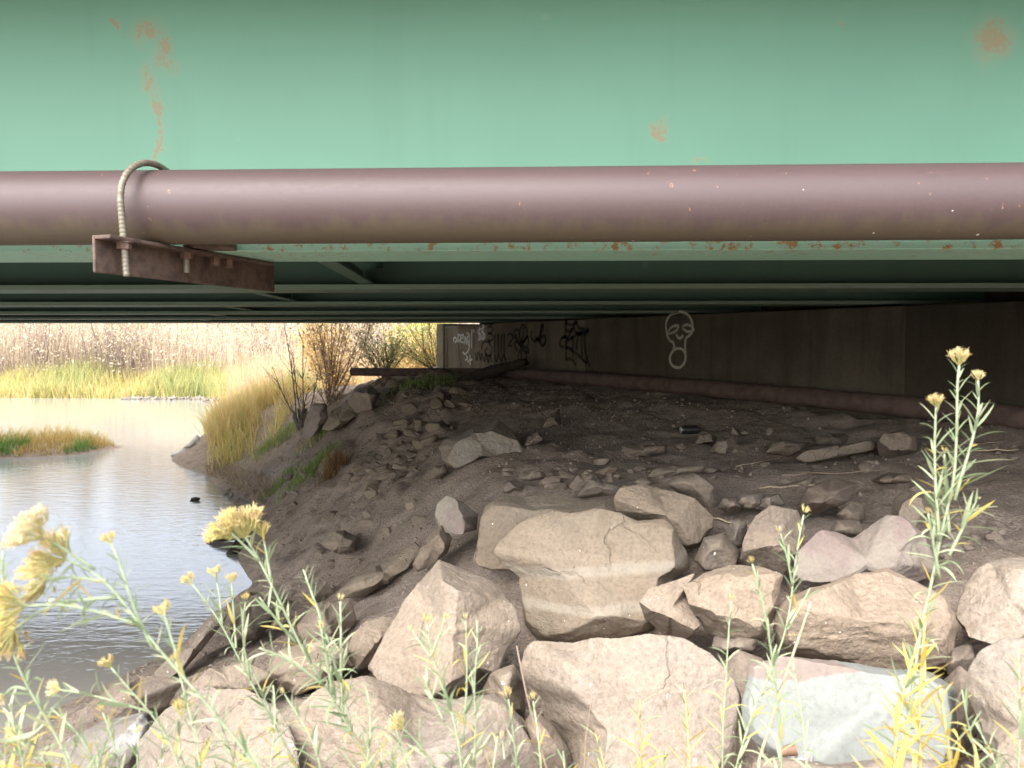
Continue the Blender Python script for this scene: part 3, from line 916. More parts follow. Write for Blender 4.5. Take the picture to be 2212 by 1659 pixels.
def rock(name, label, outline, d, depth, seed, tint=TAN, lvl=6, mat='rock', extra=(), cuts=10, amp=0.035, group=None, cat='rock', lo=0.5, rag=0.03):
    """a stone whose silhouette follows OUTLINE (picture points) at distance D, with its own thickness DEPTH"""
    po = np.array(outline, float)
    a, b = po, np.roll(po, -1, axis=0)
    cr = a[:, 0] * b[:, 1] - b[:, 0] * a[:, 1]
    c = ((a + b) * cr[:, None]).sum(0) / (3 * cr.sum())
    if d is None:
        d = hit(c[0], po[:, 1].max() - 2) or 6.0
        d += 0.02
    if cat == 'boulder':
        rs = random.Random(seed)
        extra = (((rs.uniform(-.25, .25), -1, rs.uniform(.5, .75)), 0.30),) + tuple(e for e in extra if e[1] > 0.48)
        lo, cuts = 0.66, min(cuts, 8)
    V, Fc = hewn(seed, lvl, cuts, lo, 0.9, extra)
    # V: x right, y away, z up (unit). radial profile in the x-z plane
    th = np.arctan2(V[:, 2], V[:, 0]); rho = np.hypot(V[:, 0], V[:, 2])
    nb = 120
    bi = np.floor((th + math.pi) / (2 * math.pi) * nb).astype(int) % nb
    mx = np.zeros(nb); np.maximum.at(mx, bi, rho)
    for _ in range(3):
        z = mx == 0
        mx[z] = np.maximum(np.roll(mx, 1), np.roll(mx, -1))[z]
    mx = np.maximum.reduce([mx, (np.roll(mx, 1) + np.roll(mx, -1)) / 2])
    ang = np.linspace(-math.pi, math.pi, 361)
    Rr = []
    q = np.c_[(po[:, 0] - c[0]), -(po[:, 1] - c[1])] / F * d
    q2 = np.roll(q, -1, axis=0)
    for t in ang:
        u = np.array([math.cos(t), math.sin(t)])
        e = q2 - q
        den = u[0] * e[:, 1] - u[1] * e[:, 0]
        with np.errstate(divide='ignore', invalid='ignore'):
            s = (q[:, 0] * e[:, 1] - q[:, 1] * e[:, 0]) / den
            w = (q[:, 0] * u[1] - q[:, 1] * u[0]) / den
        ok = (s > 0) & (w >= -1e-6) & (w <= 1 + 1e-6) & np.isfinite(s)
        Rr.append(s[ok].max() if ok.any() else 0.02)
    Rr = np.array(Rr)
    Rr = (np.roll(Rr[:-1], 1) + 2 * Rr[:-1] + np.roll(Rr[:-1], -1)) / 4; Rr = np.append(Rr, Rr[0])
    if cat == 'boulder': Rr = Rr * 1.05
    bc = (np.arange(nb) + 0.5) / nb * 2 * math.pi - math.pi
    mxi = np.interp(th, np.r_[bc - 2 * math.pi, bc, bc + 2 * math.pi], np.r_[mx, mx, mx])
    rr = rho / mxi * np.interp(th, ang, Rr)
    X = rr * np.cos(th); Z = rr * np.sin(th)
    Y = V[:, 1] * depth / 2 / max(0.3, np.abs(V[:, 1]).max())
    r0 = ray(*c)
    size = float(np.sqrt(abs(cr.sum()) / 2) / F * d)
    ctr = r0 * d + np.array([0, 0, E])
    W_ = np.c_[X, np.zeros_like(X), Z] + Y[:, None] * r0[None]
    nrm = V / (np.linalg.norm(V, axis=1)[:, None] + 1e-9)
    off = seed * 3.7
    lay = fbm((W_ / size) * np.array([1.3, 1.3, 6.0]) + off, 3)
    g = fbm(W_ / size * 2.2 + off, 4) * 0.9 + fbm(W_ / size * 9 + off, 4) * 0.32 + np.round(lay * 3) / 3 * 0.35 - np.abs(fbm(W_ / size * 4.2 + off + 3, 4)) * 0.9
    rim = np.clip(1 - np.abs(V[:, 1]) * 1.3, 0, 1)
    W_ = W_ + nrm * (g * amp * size * (1 - 0.45 * rim))[:, None]
    if rag: W_ = W_ + nrm * (fbm(W_ / size * 26 + off, 3) * rag * 0.25 * size)[:, None]
    base = ctr + np.array([0, 0, float(W_[:, 2].min())])
    o = obj(name, W_ + ctr, Fc, M[mat], smooth=True, loc=tuple(base))
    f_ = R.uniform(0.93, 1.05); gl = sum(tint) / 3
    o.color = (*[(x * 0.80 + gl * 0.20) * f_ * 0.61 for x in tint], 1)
    tag(o, label, cat, group)
    return o

TOP = ((0.1, -0.35, 1), 0.5)
FRONT = ((0.05, -1, 0.25), 0.5)
SLOPE = ((0.0, -1, 0.8), 0.42)

rock('boulder', 'largest tan sandstone slab with horizontal light streaks, leaning in the middle of the rock pile', [(1060, 1190), (1075, 1165), (1110, 1130), (1135, 1112), (1190, 1100), (1235, 1103), (1290, 1092), (1345, 1100), (1380, 1118), (1440, 1112), (1470, 1155), (1495, 1190), (1507, 1225), (1465, 1250), (1480, 1330), (1440, 1385), (1330, 1400), (1240, 1405), (1165, 1395), (1132, 1352), (1124, 1290), (1118, 1245), (1082, 1218)], 3.55, 0.62, 11, (0.345, 0.27, 0.185), mat='rock_light_streak', extra=(((0.02, -1, 0.75), 0.36), ((-0.6, -0.9, 0.2), 0.6), ((0.2, -.5, 1), .62)), amp=0.028, cuts=6)
rock('boulder', 'long flat topped tan slab wedged behind the largest sandstone slab', [(1025, 1218), (1036, 1150), (1050, 1090), (1090, 1070), (1180, 1064), (1260, 1074), (1330, 1082), (1400, 1100), (1400, 1180), (1200, 1240), (1060, 1232)], 4.05, 0.55, 12, (0.33, 0.265, 0.19), extra=(((0.0, -0.5, 1), 0.5), ((0, -1, 0.1), 0.45)))
rock('boulder', 'rounded tan boulder at the upper right shoulder of the largest slab', [(1325, 1075), (1340, 1052), (1385, 1044), (1440, 1056), (1500, 1076), (1540, 1112), (1543, 1140), (1520, 1182), (1490, 1188), (1440, 1170), (1380, 1130), (1330, 1105)], 3.95, 0.5, 13, (0.35, 0.265, 0.18), extra=(SLOPE,))
rock('boulder', 'tall pointed tan boulder left of the dark crack in the rock pile', [(790, 1445), (830, 1370), (872, 1290), (920, 1225), (946, 1190), (985, 1205), (1050, 1228), (1090, 1262), (1120, 1312), (1131, 1362), (1100, 1402), (1075, 1452), (1005, 1495), (945, 1510), (890, 1500), (838, 1480)], 3.0, 0.6, 14, (0.34, 0.27, 0.20), extra=(((-0.55, -1, 0.45), 0.45), ((0.7, -0.9, 0.3), 0.5)), cuts=7)
rock('boulder', 'wide pitted pale tan slab lying at the bottom centre of the pile', [(1095, 1430), (1110, 1388), (1135, 1366), (1200, 1372), (1300, 1366), (1400, 1356), (1480, 1370), (1530, 1400), (1570, 1440), (1605, 1500), (1612, 1620), (1570, 1740), (1400, 1790), (1270, 1740), (1215, 1610), (1170, 1562), (1150, 1500), (1110, 1462)], 2.55, 0.62, 15, LITE, extra=(((0.0, -1, 0.6), 0.36), ((-0.8, -0.6, 0.2), 0.62)), cuts=5, amp=0.03)
rock('boulder', 'blocky slab with a pale mint grey front face at lower right', [(1602, 1525), (1616, 1428), (1700, 1412), (1850, 1425), (2020, 1442), (2080, 1480), (2092, 1560), (2070, 1680), (1850, 1700), (1690, 1650), (1630, 1602), (1606, 1570)], 2.35, 0.5, 16, LITE, mat='pale_slab', extra=(((0.0, -1, 0.35), 0.42), ((0, -0.25, 1), 0.62), ((-1, -0.3, 0), 0.8)), cuts=6, amp=0.02)
rock('boulder', 'big rough tan boulder in the lower right corner', [(2082, 1435), (2110, 1392), (2160, 1366), (2215, 1370), (2250, 1400), (2310, 1560), (2300, 1780), (2160, 1780), (2112, 1560), (2080, 1490)], 2.15, 0.5, 17, LITE, extra=(((-0.5, -1, 0.5), 0.5),))
rock('boulder', 'pale boulder behind the tall plant at the right edge', [(2062, 1335), (2080, 1262), (2110, 1222), (2160, 1196), (2230, 1190), (2290, 1250), (2280, 1390), (2150, 1390), (2095, 1378)], 2.9, 0.5, 18, (0.40, 0.33, 0.26), extra=(((-0.6, -1, 0.4), 0.5),))
rock('boulder', 'layered tan boulder above the pale mint slab', [(1655, 1332), (1682, 1290), (1750, 1260), (1840, 1230), (1920, 1215), (1980, 1250), (2050, 1290), (2078, 1350), (2066, 1440), (1950, 1462), (1840, 1460), (1720, 1440), (1660, 1395)], 2.85, 0.55, 19, (0.39, 0.29, 0.20), extra=(((0.1, -1, 0.9), 0.45), ((0, -1, -0.3), 0.55)), amp=0.055)
rock('boulder', 'purplish stained ridge of rock peaking behind the layered boulder', [(1712, 1245), (1722, 1190), (1770, 1142), (1802, 1146), (1842, 1162), (1880, 1132), (1912, 1112), (1950, 1116), (1992, 1150), (2012, 1190), (2035, 1235), (1960, 1275), (1850, 1280), (1740, 1275)], 3.35, 0.5, 20, LITE, mat='rock_red', extra=(((-0.2, -1, 0.6), 0.45),), amp=0.05)
rock('boulder', 'grey tan block left of the purplish ridge', [(1598, 1208), (1606, 1160), (1630, 1112), (1662, 1090), (1722, 1100), (1742, 1140), (1724, 1205), (1692, 1245), (1622, 1235)], 3.5, 0.42, 21, (0.31, 0.24, 0.18), extra=(((-0.4, -1, 0.5), 0.5),))
rock('boulder', 'tan overhanging rock perched above a dark gap right of the largest slab', [(1474, 1268), (1520, 1230), (1572, 1210), (1640, 1218), (1692, 1240), (1684, 1310), (1652, 1385), (1560, 1388), (1520, 1362), (1490, 1312)], 2.95, 0.48, 22, (0.37, 0.285, 0.20), extra=(((0.0, -1, 0.3), 0.45), ((0, -.4, 1), .6)))
rock('boulder', 'squarish tan block leaning on the right edge of the largest slab', [(1378, 1300), (1400, 1270), (1470, 1246), (1502, 1236), (1482, 1290), (1512, 1350), (1482, 1382), (1440, 1382), (1392, 1342)], 3.1, 0.38, 23, (0.37, 0.285, 0.21), extra=(((-0.3, -1, 0.5), 0.5),))
rock('boulder', 'lone angular boulder half sunk in dark soil below the abutment', [(944, 966), (958, 948), (1030, 920), (1080, 905), (1108, 925), (1136, 980), (1122, 988), (1060, 986), (988, 1012), (956, 992)], 6.1, 0.8, 24, (0.33, 0.29, 0.23), extra=(((0.1, -1, 0.35), 0.45), ((-0.9, -0.3, 0.5), 0.6), ((0.2, -.3, 1), .55)), cuts=5, amp=0.02)
rock('rock', 'small rock with a reddish tip standing left of the long slab', [(938, 1112), (944, 1086), (964, 1067), (1000, 1084), (1034, 1112), (1032, 1146), (990, 1154), (950, 1150)], 4.35, 0.35, 25, (0.35, 0.30, 0.23), mat='rock_red', lvl=5, extra=(((-0.2, -1, 0.3), 0.5), ((1, -.6, .3), .5)))
rock('rock', 'long greenish grey slab lying along the dirt slope', [(728, 1278), (762, 1248), (830, 1214), (898, 1168), (915, 1185), (900, 1225), (845, 1256), (790, 1288), (745, 1292)], 4.75, 0.5, 26, (0.27, 0.225, 0.165), extra=(((0.2, -1, 0.8), 0.42),))
rock('rock', 'narrow rock wedged between the long grey slab and the pointed boulder', [(888, 1222), (904, 1186), (930, 1150), (956, 1132), (978, 1162), (968, 1196), (922, 1228), (900, 1238)], 4.3, 0.35, 27, (0.29, 0.225, 0.17), lvl=5)
rock('rock', 'rough greenish lump embedded in the bare soil face', [(693, 1178), (708, 1150), (745, 1144), (772, 1160), (768, 1190), (732, 1198)], 5.75, 0.4, 28, (0.20, 0.165, 0.12), lvl=5, amp=0.07)
rock('rock', 'dusty grey rock tucked left of the pointed boulder', [(745, 1415), (760, 1370), (790, 1340), (832, 1328), (870, 1335), (850, 1395), (805, 1435), (770, 1446)], 3.4, 0.4, 29, (0.29, 0.235, 0.18), lvl=5)
rock('rock', 'grey broken rock behind the right shoulder boulder', [(1438, 1045), (1460, 1025), (1500, 1020), (1542, 1052), (1560, 1092), (1545, 1118), (1500, 1092)], 4.5, 0.4, 30, GREY, lvl=5)
rock('rock', 'peaked grey rock on top of the long flat slab', [(1246, 1072), (1275, 1034), (1322, 1044), (1372, 1070), (1332, 1086)], 4.8, 0.35, 31, GREY, lvl=5)
rock('rock', 'tan upright block beside the tall yellow flowered plant', [(1924, 1122), (1930, 1072), (1955, 1057), (1998, 1072), (2008, 1110), (1988, 1146), (1940, 1142)], 3.75, 0.35, 32, (0.30, 0.245, 0.19), lvl=5, extra=(((0, -1, .2), .5),))
rock('rock', 'upper of two small blocks behind the purplish ridge', [(1806, 1112), (1838, 1082), (1868, 1088), (1868, 1122), (1830, 1134)], None, 0.25, 33, (0.29, 0.235, 0.18), lvl=5)
rock('rock', 'lower of two small blocks behind the purplish ridge', [(1788, 1150), (1805, 1122), (1858, 1124), (1866, 1152), (1830, 1166)], 3.7, 0.25, 34, (0.29, 0.235, 0.18), lvl=5)
rock('rock', 'half buried purplish slab on the soil under the bridge', [(1722, 1098), (1742, 1052), (1800, 1030), (1856, 1042), (1832, 1084), (1760, 1114)], 4.1, 0.4, 35, (0.23, 0.175, 0.145), lvl=5, extra=(((0, -.6, 1), .45),))
rock('rock', 'thin flat rock on the soil left of the tall plant', [(1878, 1040), (1918, 1020), (1966, 1024), (1972, 1042), (1900, 1048)], None, 0.3, 36, (0.25, 0.20, 0.155), lvl=5)
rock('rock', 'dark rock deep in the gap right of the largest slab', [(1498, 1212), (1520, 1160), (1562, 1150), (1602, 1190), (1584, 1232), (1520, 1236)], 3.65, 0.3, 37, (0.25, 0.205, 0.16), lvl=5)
rock('rock', 'rounded grey cobble standing beside the dark gap', [(1566, 1176), (1574, 1132), (1596, 1118), (1614, 1130), (1608, 1180), (1588, 1190)], 3.7, 0.2, 38, (0.24, 0.20, 0.16), lvl=4)
rock('rock', 'oval grey cobble behind the grey tan block', [(1590, 1090), (1604, 1066), (1636, 1064), (1646, 1086), (1622, 1102)], 4.1, 0.2, 39, GREY, lvl=4)
rock('rock', 'pale grey stone left of the oval cobble', [(1548, 1098), (1562, 1076), (1592, 1074), (1600, 1096), (1575, 1110)], 4.1, 0.2, 40, GREY, lvl=4)
rock('rock', 'grey stone right of the oval cobble', [(1636, 1092), (1650, 1068), (1684, 1066), (1698, 1090), (1660, 1102)], 4.1, 0.2, 41, GREY, lvl=4)
rock('rock', 'small rock under the overhanging tan rock', [(1536, 1400), (1542, 1372), (1600, 1370), (1640, 1380), (1628, 1412), (1575, 1420)], 2.9, 0.25, 42, (0.30, 0.24, 0.18), lvl=4)
rock('rock', 'rounded block at the far right of the dirt bench', [(1894, 962), (1908, 936), (1948, 928), (1978, 942), (1982, 975), (1930, 990), (1900, 986)], None, 0.4, 43, (0.27, 0.215, 0.165), lvl=5)
rock('rock', 'long thin stone shaped like a plank on the dirt bench', [(1718, 990), (1735, 976), (1800, 964), (1880, 950), (1896, 956), (1892, 972), (1800, 990), (1740, 1000)], None, 0.22, 44, (0.28, 0.225, 0.17), lvl=5)
rock('rock', 'flat tan stone left of the plank shaped stone', [(1652, 978), (1668, 958), (1700, 950), (1738, 955), (1742, 970), (1700, 990)], None, 0.35, 45, (0.26, 0.205, 0.155), lvl=5)
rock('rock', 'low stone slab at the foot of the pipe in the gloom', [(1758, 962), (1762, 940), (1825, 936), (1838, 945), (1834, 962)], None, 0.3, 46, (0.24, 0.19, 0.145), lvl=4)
rock('rock', 'pyramid shaped stone on the dirt bench under the pale head graffiti', [(1528, 980), (1550, 950), (1580, 944), (1598, 962), (1592, 980)], None, 0.3, 47, (0.27, 0.22, 0.17), lvl=5)
rock('rock', 'small angular stone beside the black can', [(1498, 960), (1510, 938), (1535, 934), (1542, 955)], None, 0.25, 48, (0.26, 0.21, 0.16), lvl=4)
rock('rock', 'tiny pointed stone behind the pyramid shaped stone', [(1574, 945), (1582, 918), (1592, 930), (1606, 942)], None, 0.2, 49, (0.26, 0.21, 0.16), lvl=4)
rock('rock', 'half buried flat stone amid the dirt bench', [(1336, 985), (1345, 966), (1390, 962), (1440, 960), (1442, 978), (1400, 988)], None, 0.35, 50, (0.22, 0.18, 0.145), lvl=5)
rock('rock', 'long flat grey stone above the grey broken rock', [(1396, 1032), (1412, 1014), (1460, 1004), (1524, 1006), (1515, 1020), (1450, 1030)], None, 0.3, 51, (0.28, 0.235, 0.185), lvl=5)
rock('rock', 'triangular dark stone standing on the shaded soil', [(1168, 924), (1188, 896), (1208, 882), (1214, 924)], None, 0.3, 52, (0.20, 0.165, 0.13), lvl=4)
rock('rock', 'roundish stone at the right end of the lone boulder', [(1132, 962), (1140, 942), (1164, 932), (1174, 948), (1152, 964)], None, 0.25, 53, (0.24, 0.185, 0.15), lvl=4)
rock('rock', 'small round cobble at the left of the stone scatter', [(1086, 1064), (1090, 1042), (1112, 1034), (1132, 1044), (1130, 1066)], None, 0.22, 54, (0.27, 0.22, 0.18), lvl=4)
rock('rock', 'flattish pale stone just above the small round cobble', [(1118, 1034), (1126, 1020), (1150, 1014), (1178, 1024), (1188, 1034), (1150, 1040)], None, 0.22, 55, (0.29, 0.24, 0.19), lvl=4)
rock('rock', 'embedded grey slab high on the shaded soil face', [(925, 1075 - 40), (938, 1008), (962, 1002), (968, 1018), (950, 1036)], None, 0.25, 56, (0.22, 0.18, 0.14), lvl=4)
rock('rock', 'pale wedge of stone at the top of the soil face', [(845, 1012), (852, 1000), (880, 1006), (896, 1018), (870, 1022)], None, 0.22, 57, (0.27, 0.225, 0.175), lvl=4)
# rocks on the lit bank beyond the bridge
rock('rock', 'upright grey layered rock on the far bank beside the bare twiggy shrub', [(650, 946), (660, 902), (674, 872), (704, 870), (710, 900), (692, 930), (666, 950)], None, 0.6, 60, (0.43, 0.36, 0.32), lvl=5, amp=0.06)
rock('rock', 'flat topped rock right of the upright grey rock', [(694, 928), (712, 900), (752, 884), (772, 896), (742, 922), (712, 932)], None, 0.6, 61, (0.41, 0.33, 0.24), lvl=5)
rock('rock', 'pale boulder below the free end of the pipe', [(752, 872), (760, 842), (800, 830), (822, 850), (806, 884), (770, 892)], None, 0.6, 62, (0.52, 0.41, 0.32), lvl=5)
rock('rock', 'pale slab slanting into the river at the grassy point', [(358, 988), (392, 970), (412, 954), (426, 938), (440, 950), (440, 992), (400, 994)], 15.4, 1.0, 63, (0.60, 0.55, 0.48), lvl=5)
# near-left shore
rock('boulder', 'broad pale boulder behind the big yellow flower heads at lower left', [(278, 1600), (322, 1542), (372, 1500), (452, 1470), (540, 1480), (602, 1530), (634, 1600), (650, 1780), (290, 1780)], 2.5, 0.6, 64, LITE, extra=(((-.1, -1, 0.9), 0.42),))
rock('boulder', 'low pale slab under the plants at the bottom left of centre', [(600, 1600), (642, 1512), (702, 1462), (782, 1442), (862, 1472), (962, 1500), (1080, 1482), (1122, 1502), (1162, 1560), (1202, 1622), (1226, 1800), (600, 1800)], 2.42, 0.6, 65, LITE, extra=(((0, -1, 1.1), 0.36),), amp=0.045)
rock('boulder', 'grey rock crusted with white lichen at the bottom left shore', [(108, 1645), (150, 1592), (232, 1550), (322, 1530), (336, 1582), (300, 1660), (270, 1760), (100, 1760)], 2.9, 0.5, 66, (0.22, 0.19, 0.16), mat='rock_lichen')
rock('boulder', 'thin slab leaning towards the river like a tilted plank', [(328, 1455), (398, 1390), (468, 1314), (488, 1308), (494, 1330), (436, 1405), (385, 1462), (345, 1482)], 4.4, 0.45, 67, (0.27, 0.215, 0.165), extra=(((-.5, -1, .6), .4),))
rock('boulder', 'dull brown rock at the water edge behind the left flower heads', [(188, 1522), (250, 1470), (332, 1458), (402, 1466), (360, 1530), (280, 1570), (220, 1572)], 3.6, 0.5, 68, (0.24, 0.19, 0.145))
rock('rock', 'tan stone below the leaning slab', [(388, 1502), (450, 1442), (532, 1430), (602, 1460), (562, 1502), (452, 1524)], 3.3, 0.4, 69, (0.31, 0.245, 0.18), lvl=5)
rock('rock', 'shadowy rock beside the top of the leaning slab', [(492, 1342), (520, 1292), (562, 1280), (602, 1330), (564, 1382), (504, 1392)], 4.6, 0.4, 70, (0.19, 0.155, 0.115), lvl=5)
rock('rock', 'tan stone in the lower soil slope under the long grey slab', [(640, 1352), (680, 1300), (760, 1290), (774, 1340), (722, 1400), (662, 1402)], 4.1, 0.4, 71, (0.28, 0.22, 0.165), lvl=5)
rock('rock', 'pale tan slab behind the centre left flowering plant', [(556, 1472), (602, 1402), (702, 1370), (764, 1400), (746, 1452), (642, 1502)], 3.4, 0.45, 72, (0.32, 0.255, 0.19), lvl=5)
rock('rock', 'round brown stone left of the long grey slab', [(652, 1300), (668, 1262), (706, 1258), (726, 1280), (708, 1302)], None, 0.25, 73, (0.22, 0.17, 0.13), lvl=4)
rock('rock', 'small block between the pointed boulder and the wide pitted slab', [(1036, 1500), (1058, 1452), (1110, 1430), (1134, 1470), (1140, 1550), (1080, 1570)], 2.85, 0.3, 77, TAN, lvl=5)
rock('rock', 'brown block in the gap left of the pale mint slab', [(1545, 1440), (1590, 1398), (1650, 1420), (1650, 1640), (1590, 1680), (1570, 1560)], 2.85, 0.35, 78, (0.28, 0.22, 0.165), lvl=5)
rock('rock', 'long low rock filling the shadow between the corner boulder and the mint slab', [(2030, 1460), (2070, 1430), (2120, 1480), (2140, 1640), (2080, 1690), (2040, 1600)], 2.5, 0.35, 79, (0.28, 0.22, 0.165), lvl=5)
rock('rock', 'dark rock jammed under the bottom centre slab', [(1130, 1560), (1150, 1530), (1200, 1570), (1230, 1620), (1225, 1670), (1140, 1660)], 2.55, 0.3, 74, (0.26, 0.20, 0.15), lvl=5)
rock('rock', 'pale flat rock at the bottom edge right of centre', [(1600, 1690), (1620, 1640), (1690, 1632), (1790, 1650), (1920, 1635), (2050, 1642), (2080, 1700)], 2.05, 0.4, 75, LITE, lvl=5)
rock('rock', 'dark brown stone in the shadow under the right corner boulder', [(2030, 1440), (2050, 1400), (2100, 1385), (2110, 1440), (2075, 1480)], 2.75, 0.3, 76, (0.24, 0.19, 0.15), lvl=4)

# scattered small stones: six shapes, copied
protos = []
for k in range(7):
    V, Fc = hewn(200 + k, 3, 9, 0.42, 0.8)
    V = V * np.array([1.0, 0.8, 0.62]) * (1 + 0.06 * fbm(V * 2.5 + k * 9, 3))[:, None]
    protos.append(mesh('stone', V, Fc, M['rock'], True))
def stone(px, py, size, tint, label, group, sink=0.2):
    d = hit(px, py)
    if d is None or d > 30: return
    p = P(px, py, d)
    if p[2] < 0.02: p[2] = 0.02
    o = bpy.data.objects.new('stone', R.choice(protos))
    COL.objects.link(o)
    s = size / F * d / 2
    o.location = (p[0], p[1], p[2] + s * (0.45 - sink))
    o.scale = (s * R.uniform(0.8, 1.15), s * R.uniform(0.8, 1.1), s * R.uniform(0.7, 1.1))
    o.rotation_euler = (R.uniform(-0.5, 0.5), R.uniform(-0.5, 0.5), R.uniform(0, 6.28))
    f = R.uniform(0.75, 1.0)
    o.color = (*[c * f * 1.25 for c in tint], 1)
    tag(o, label, 'stone', group)
    o['at'] = (px, py, size); return o
def zone(poly, n, smin, smax, tint, label, group):
    made = []
    po = np.array(poly, float)
    lo, hi = po.min(0), po.max(0)
    k = 0
    while k < n:
        x, y = R.uniform(lo[0], hi[0]), R.uniform(lo[1], hi[1])
        ins = False
        for i in range(len(po)):
            a, b = po[i], po[(i + 1) % len(po)]
            if (a[1] > y) != (b[1] > y) and x < a[0] + (y - a[1]) / (b[1] - a[1]) * (b[0] - a[0]): ins = not ins
        if ins:
            made.append(stone(x, y, smin + (smax - smin) * R.random() ** 2.2, tint, label, group)); k += 1
    made = [o for o in made if o]
    what = label.split(' ', 1)[1] if label.startswith('small') or label.startswith('loose') else label
    for word, key in (('largest', lambda o: -o['at'][2]), ('leftmost', lambda o: o['at'][0]), ('rightmost', lambda o: -o['at'][0]), ('lowest', lambda o: -o['at'][1]), ('highest', lambda o: o['at'][1])):
        o = min(made, key=key); o['label'] = (word + ' ' + what); made.remove(o)
    for o in made: del o['at']
zone([(1180, 1062), (1200, 1030), (1280, 1000), (1360, 1000), (1440, 1030), (1380, 1060), (1260, 1075)], 44, 16, 58, (0.26, 0.21, 0.165), 'small broken stone in the band of rubble above the long flat slab', 'rubble band above the long flat slab')
zone([(1060, 1075), (1080, 1020), (1220, 1010), (1220, 1060)], 12, 14, 34, (0.26, 0.21, 0.17), 'small stone among the cobbles at the left end of the rubble band', 'cobbles left of the rubble band')
zone([(760, 1020), (860, 910), (980, 840), (1060, 850), (960, 930), (900, 1030), (800, 1080)], 66, 12, 58, (0.22, 0.18, 0.135), 'small angular stone sticking out of the dark slope below the abutment corner', 'stones in the dark slope below the abutment corner')
zone([(600, 1120), (700, 1010), (880, 1030), (940, 1080), (880, 1180), (720, 1260), (600, 1250)], 44, 10, 46, (0.235, 0.19, 0.15), 'small stone stuck in the bare soil face by the river', 'stones in the bare soil face')
zone([(480, 1060), (560, 1060), (720, 960), (760, 960), (700, 1060), (580, 1120), (545, 1130)], 44, 9, 36, (0.26, 0.22, 0.18), 'grey stone on the eroded lower bank by the water', 'grey stones on the eroded lower bank')
zone([(1380, 985), (1500, 930), (1700, 930), (1960, 1000), (2080, 1110), (1960, 1130), (1700, 1075), (1560, 1060)], 34, 16, 46, (0.27, 0.225, 0.18), 'middling angular stone on the dirt between the rubble band and the plank shaped stone', 'middling stones on the dirt bench')
zone([(1960, 1190), (2020, 1130), (2212, 1130), (2212, 1200), (2080, 1220)], 36, 14, 48, (0.28, 0.235, 0.195), 'loose broken stone on the soil at the right edge', 'broken stones at the right edge')
zone([(1200, 960), (1500, 940), (2000, 1000), (2100, 1100), (1700, 1060), (1400, 1010)], 34, 7, 22, (0.22, 0.18, 0.145), 'pebble sized stone lying on the shaded dirt bench', 'small stones on the shaded dirt bench')
zone([(440, 1330), (560, 1240), (640, 1280), (640, 1350), (540, 1440), (430, 1470)], 24, 12, 40, (0.20, 0.165, 0.13), 'small damp stone on the near shore behind the flowering plants', 'damp stones on the near shore')
zone([(1490, 1235), (1500, 1120), (1600, 1090), (1620, 1150), (1590, 1240)], 10, 18, 44, (0.24, 0.20, 0.16), 'small stone filling the hollow between the right hand boulders', 'stones in the hollow between boulders')
zone([(720, 925), (760, 880), (900, 840), (860, 880), (760, 960)], 22, 6, 22, (0.28, 0.235, 0.19), 'small stone on the lit bank below the grey conduit', 'stones on the lit bank below the conduit')

# gravel: past counting
def pebbles(name, pts, s, mat, kind='stuff'):
    V0, F0 = ico(1)
    n = len(pts)
    F0 = np.array(F0)
    sc = s[:, None, None] * NR.uniform(0.55, 1.2, (n, 1, 3))
    V = V0[None] * (1 + 0.35 * NR.uniform(-1, 1, (n, len(V0), 1))) * sc + pts[:, None]
    Fc = (F0[None] + (np.arange(n) * len(V0))[:, None, None]).reshape(-1, 3)
    o = obj(name, V.reshape(-1, 3), Fc, mat)
    o.color = (0.20, 0.165, 0.135, 1)
    tag(o, kind=kind)
    return o
n = 6000
x = NR.uniform(-3.5, 5.5, n * 3); y = NR.uniform(2.5, 12.5, n * 3)
z = gh(x, y)
k = (z > 0.03) & ((np.c_[x, y] - AW0) @ AWN > 0.1) & (NR.random(n * 3) < np.clip(0.35 + 0.9 * fbm(np.c_[x, y, z] * 0.9, 2), 0.05, 1))
x, y, z = x[k][:n], y[k][:n], z[k][:n]
tag(pebbles('gravel', np.c_[x, y, z + 0.002], 0.004 + 0.018 * NR.random(len(x)) ** 5 + 0.001 * y / 6, M['rock']), 'loose gravel scattered over the dirt under the bridge', 'gravel')
n = 380
x = NR.uniform(-15.2, -10.6, n); y = 31.4 + NR.normal(0, 0.35, n) - 0.0 * x; y = np.where(x > -12, 31.2 + (x + 12) * -1.4 + NR.normal(0, 0.3, n), y)
o = pebbles('gravel_bar', np.c_[x, y, np.maximum(gh(x, y), 0.0) + 0.03], 0.03 + 0.07 * NR.random(n) ** 2, M['rock']); o.color = (0.2, 0.18, 0.155, 1)
tag(o, 'pale gravel bar at the foot of the far bank', 'gravel')

# ------------------------------------------------------------------ driftwood, litter
def log(name, pts, r, label, cat, seed, mat='driftwood'):
    mb = MB()
    pts = np.array(pts)
    n = 26
    t = np.linspace(0, len(pts) - 1, n)
    q = np.c_[[np.interp(t, range(len(pts)), pts[:, i]) for i in range(3)]].T
    rr = np.interp(t, range(len(r)), r)
    mb.tube(q, rr, 14)
    V = np.concatenate(mb.v)
    V = V + fbm(V * 9 + seed, 4)[:, None] * np.array([1, 1, 1]) * max(r) * 0.35
    o = obj(name, V, mb.f, M[mat], smooth=True, loc=tuple(q[0]))
    return tag(o, label, cat)
log('driftwood_log', [P(446, 1166, 8.85), P(470, 1158, 8.85), P(510, 1152, 8.8), P(560, 1150, 8.6)], [0.03, 0.06, 0.07, 0.05], 'dark wet log poking out over the water', 'log', 3)
log('driftwood_log', [P(498, 1200, 8.25), P(515, 1180, 8.4), P(540, 1185, 8.3)], [0.05, 0.07, 0.05], 'short dark stump at the water edge below the wet log', 'log', 4)
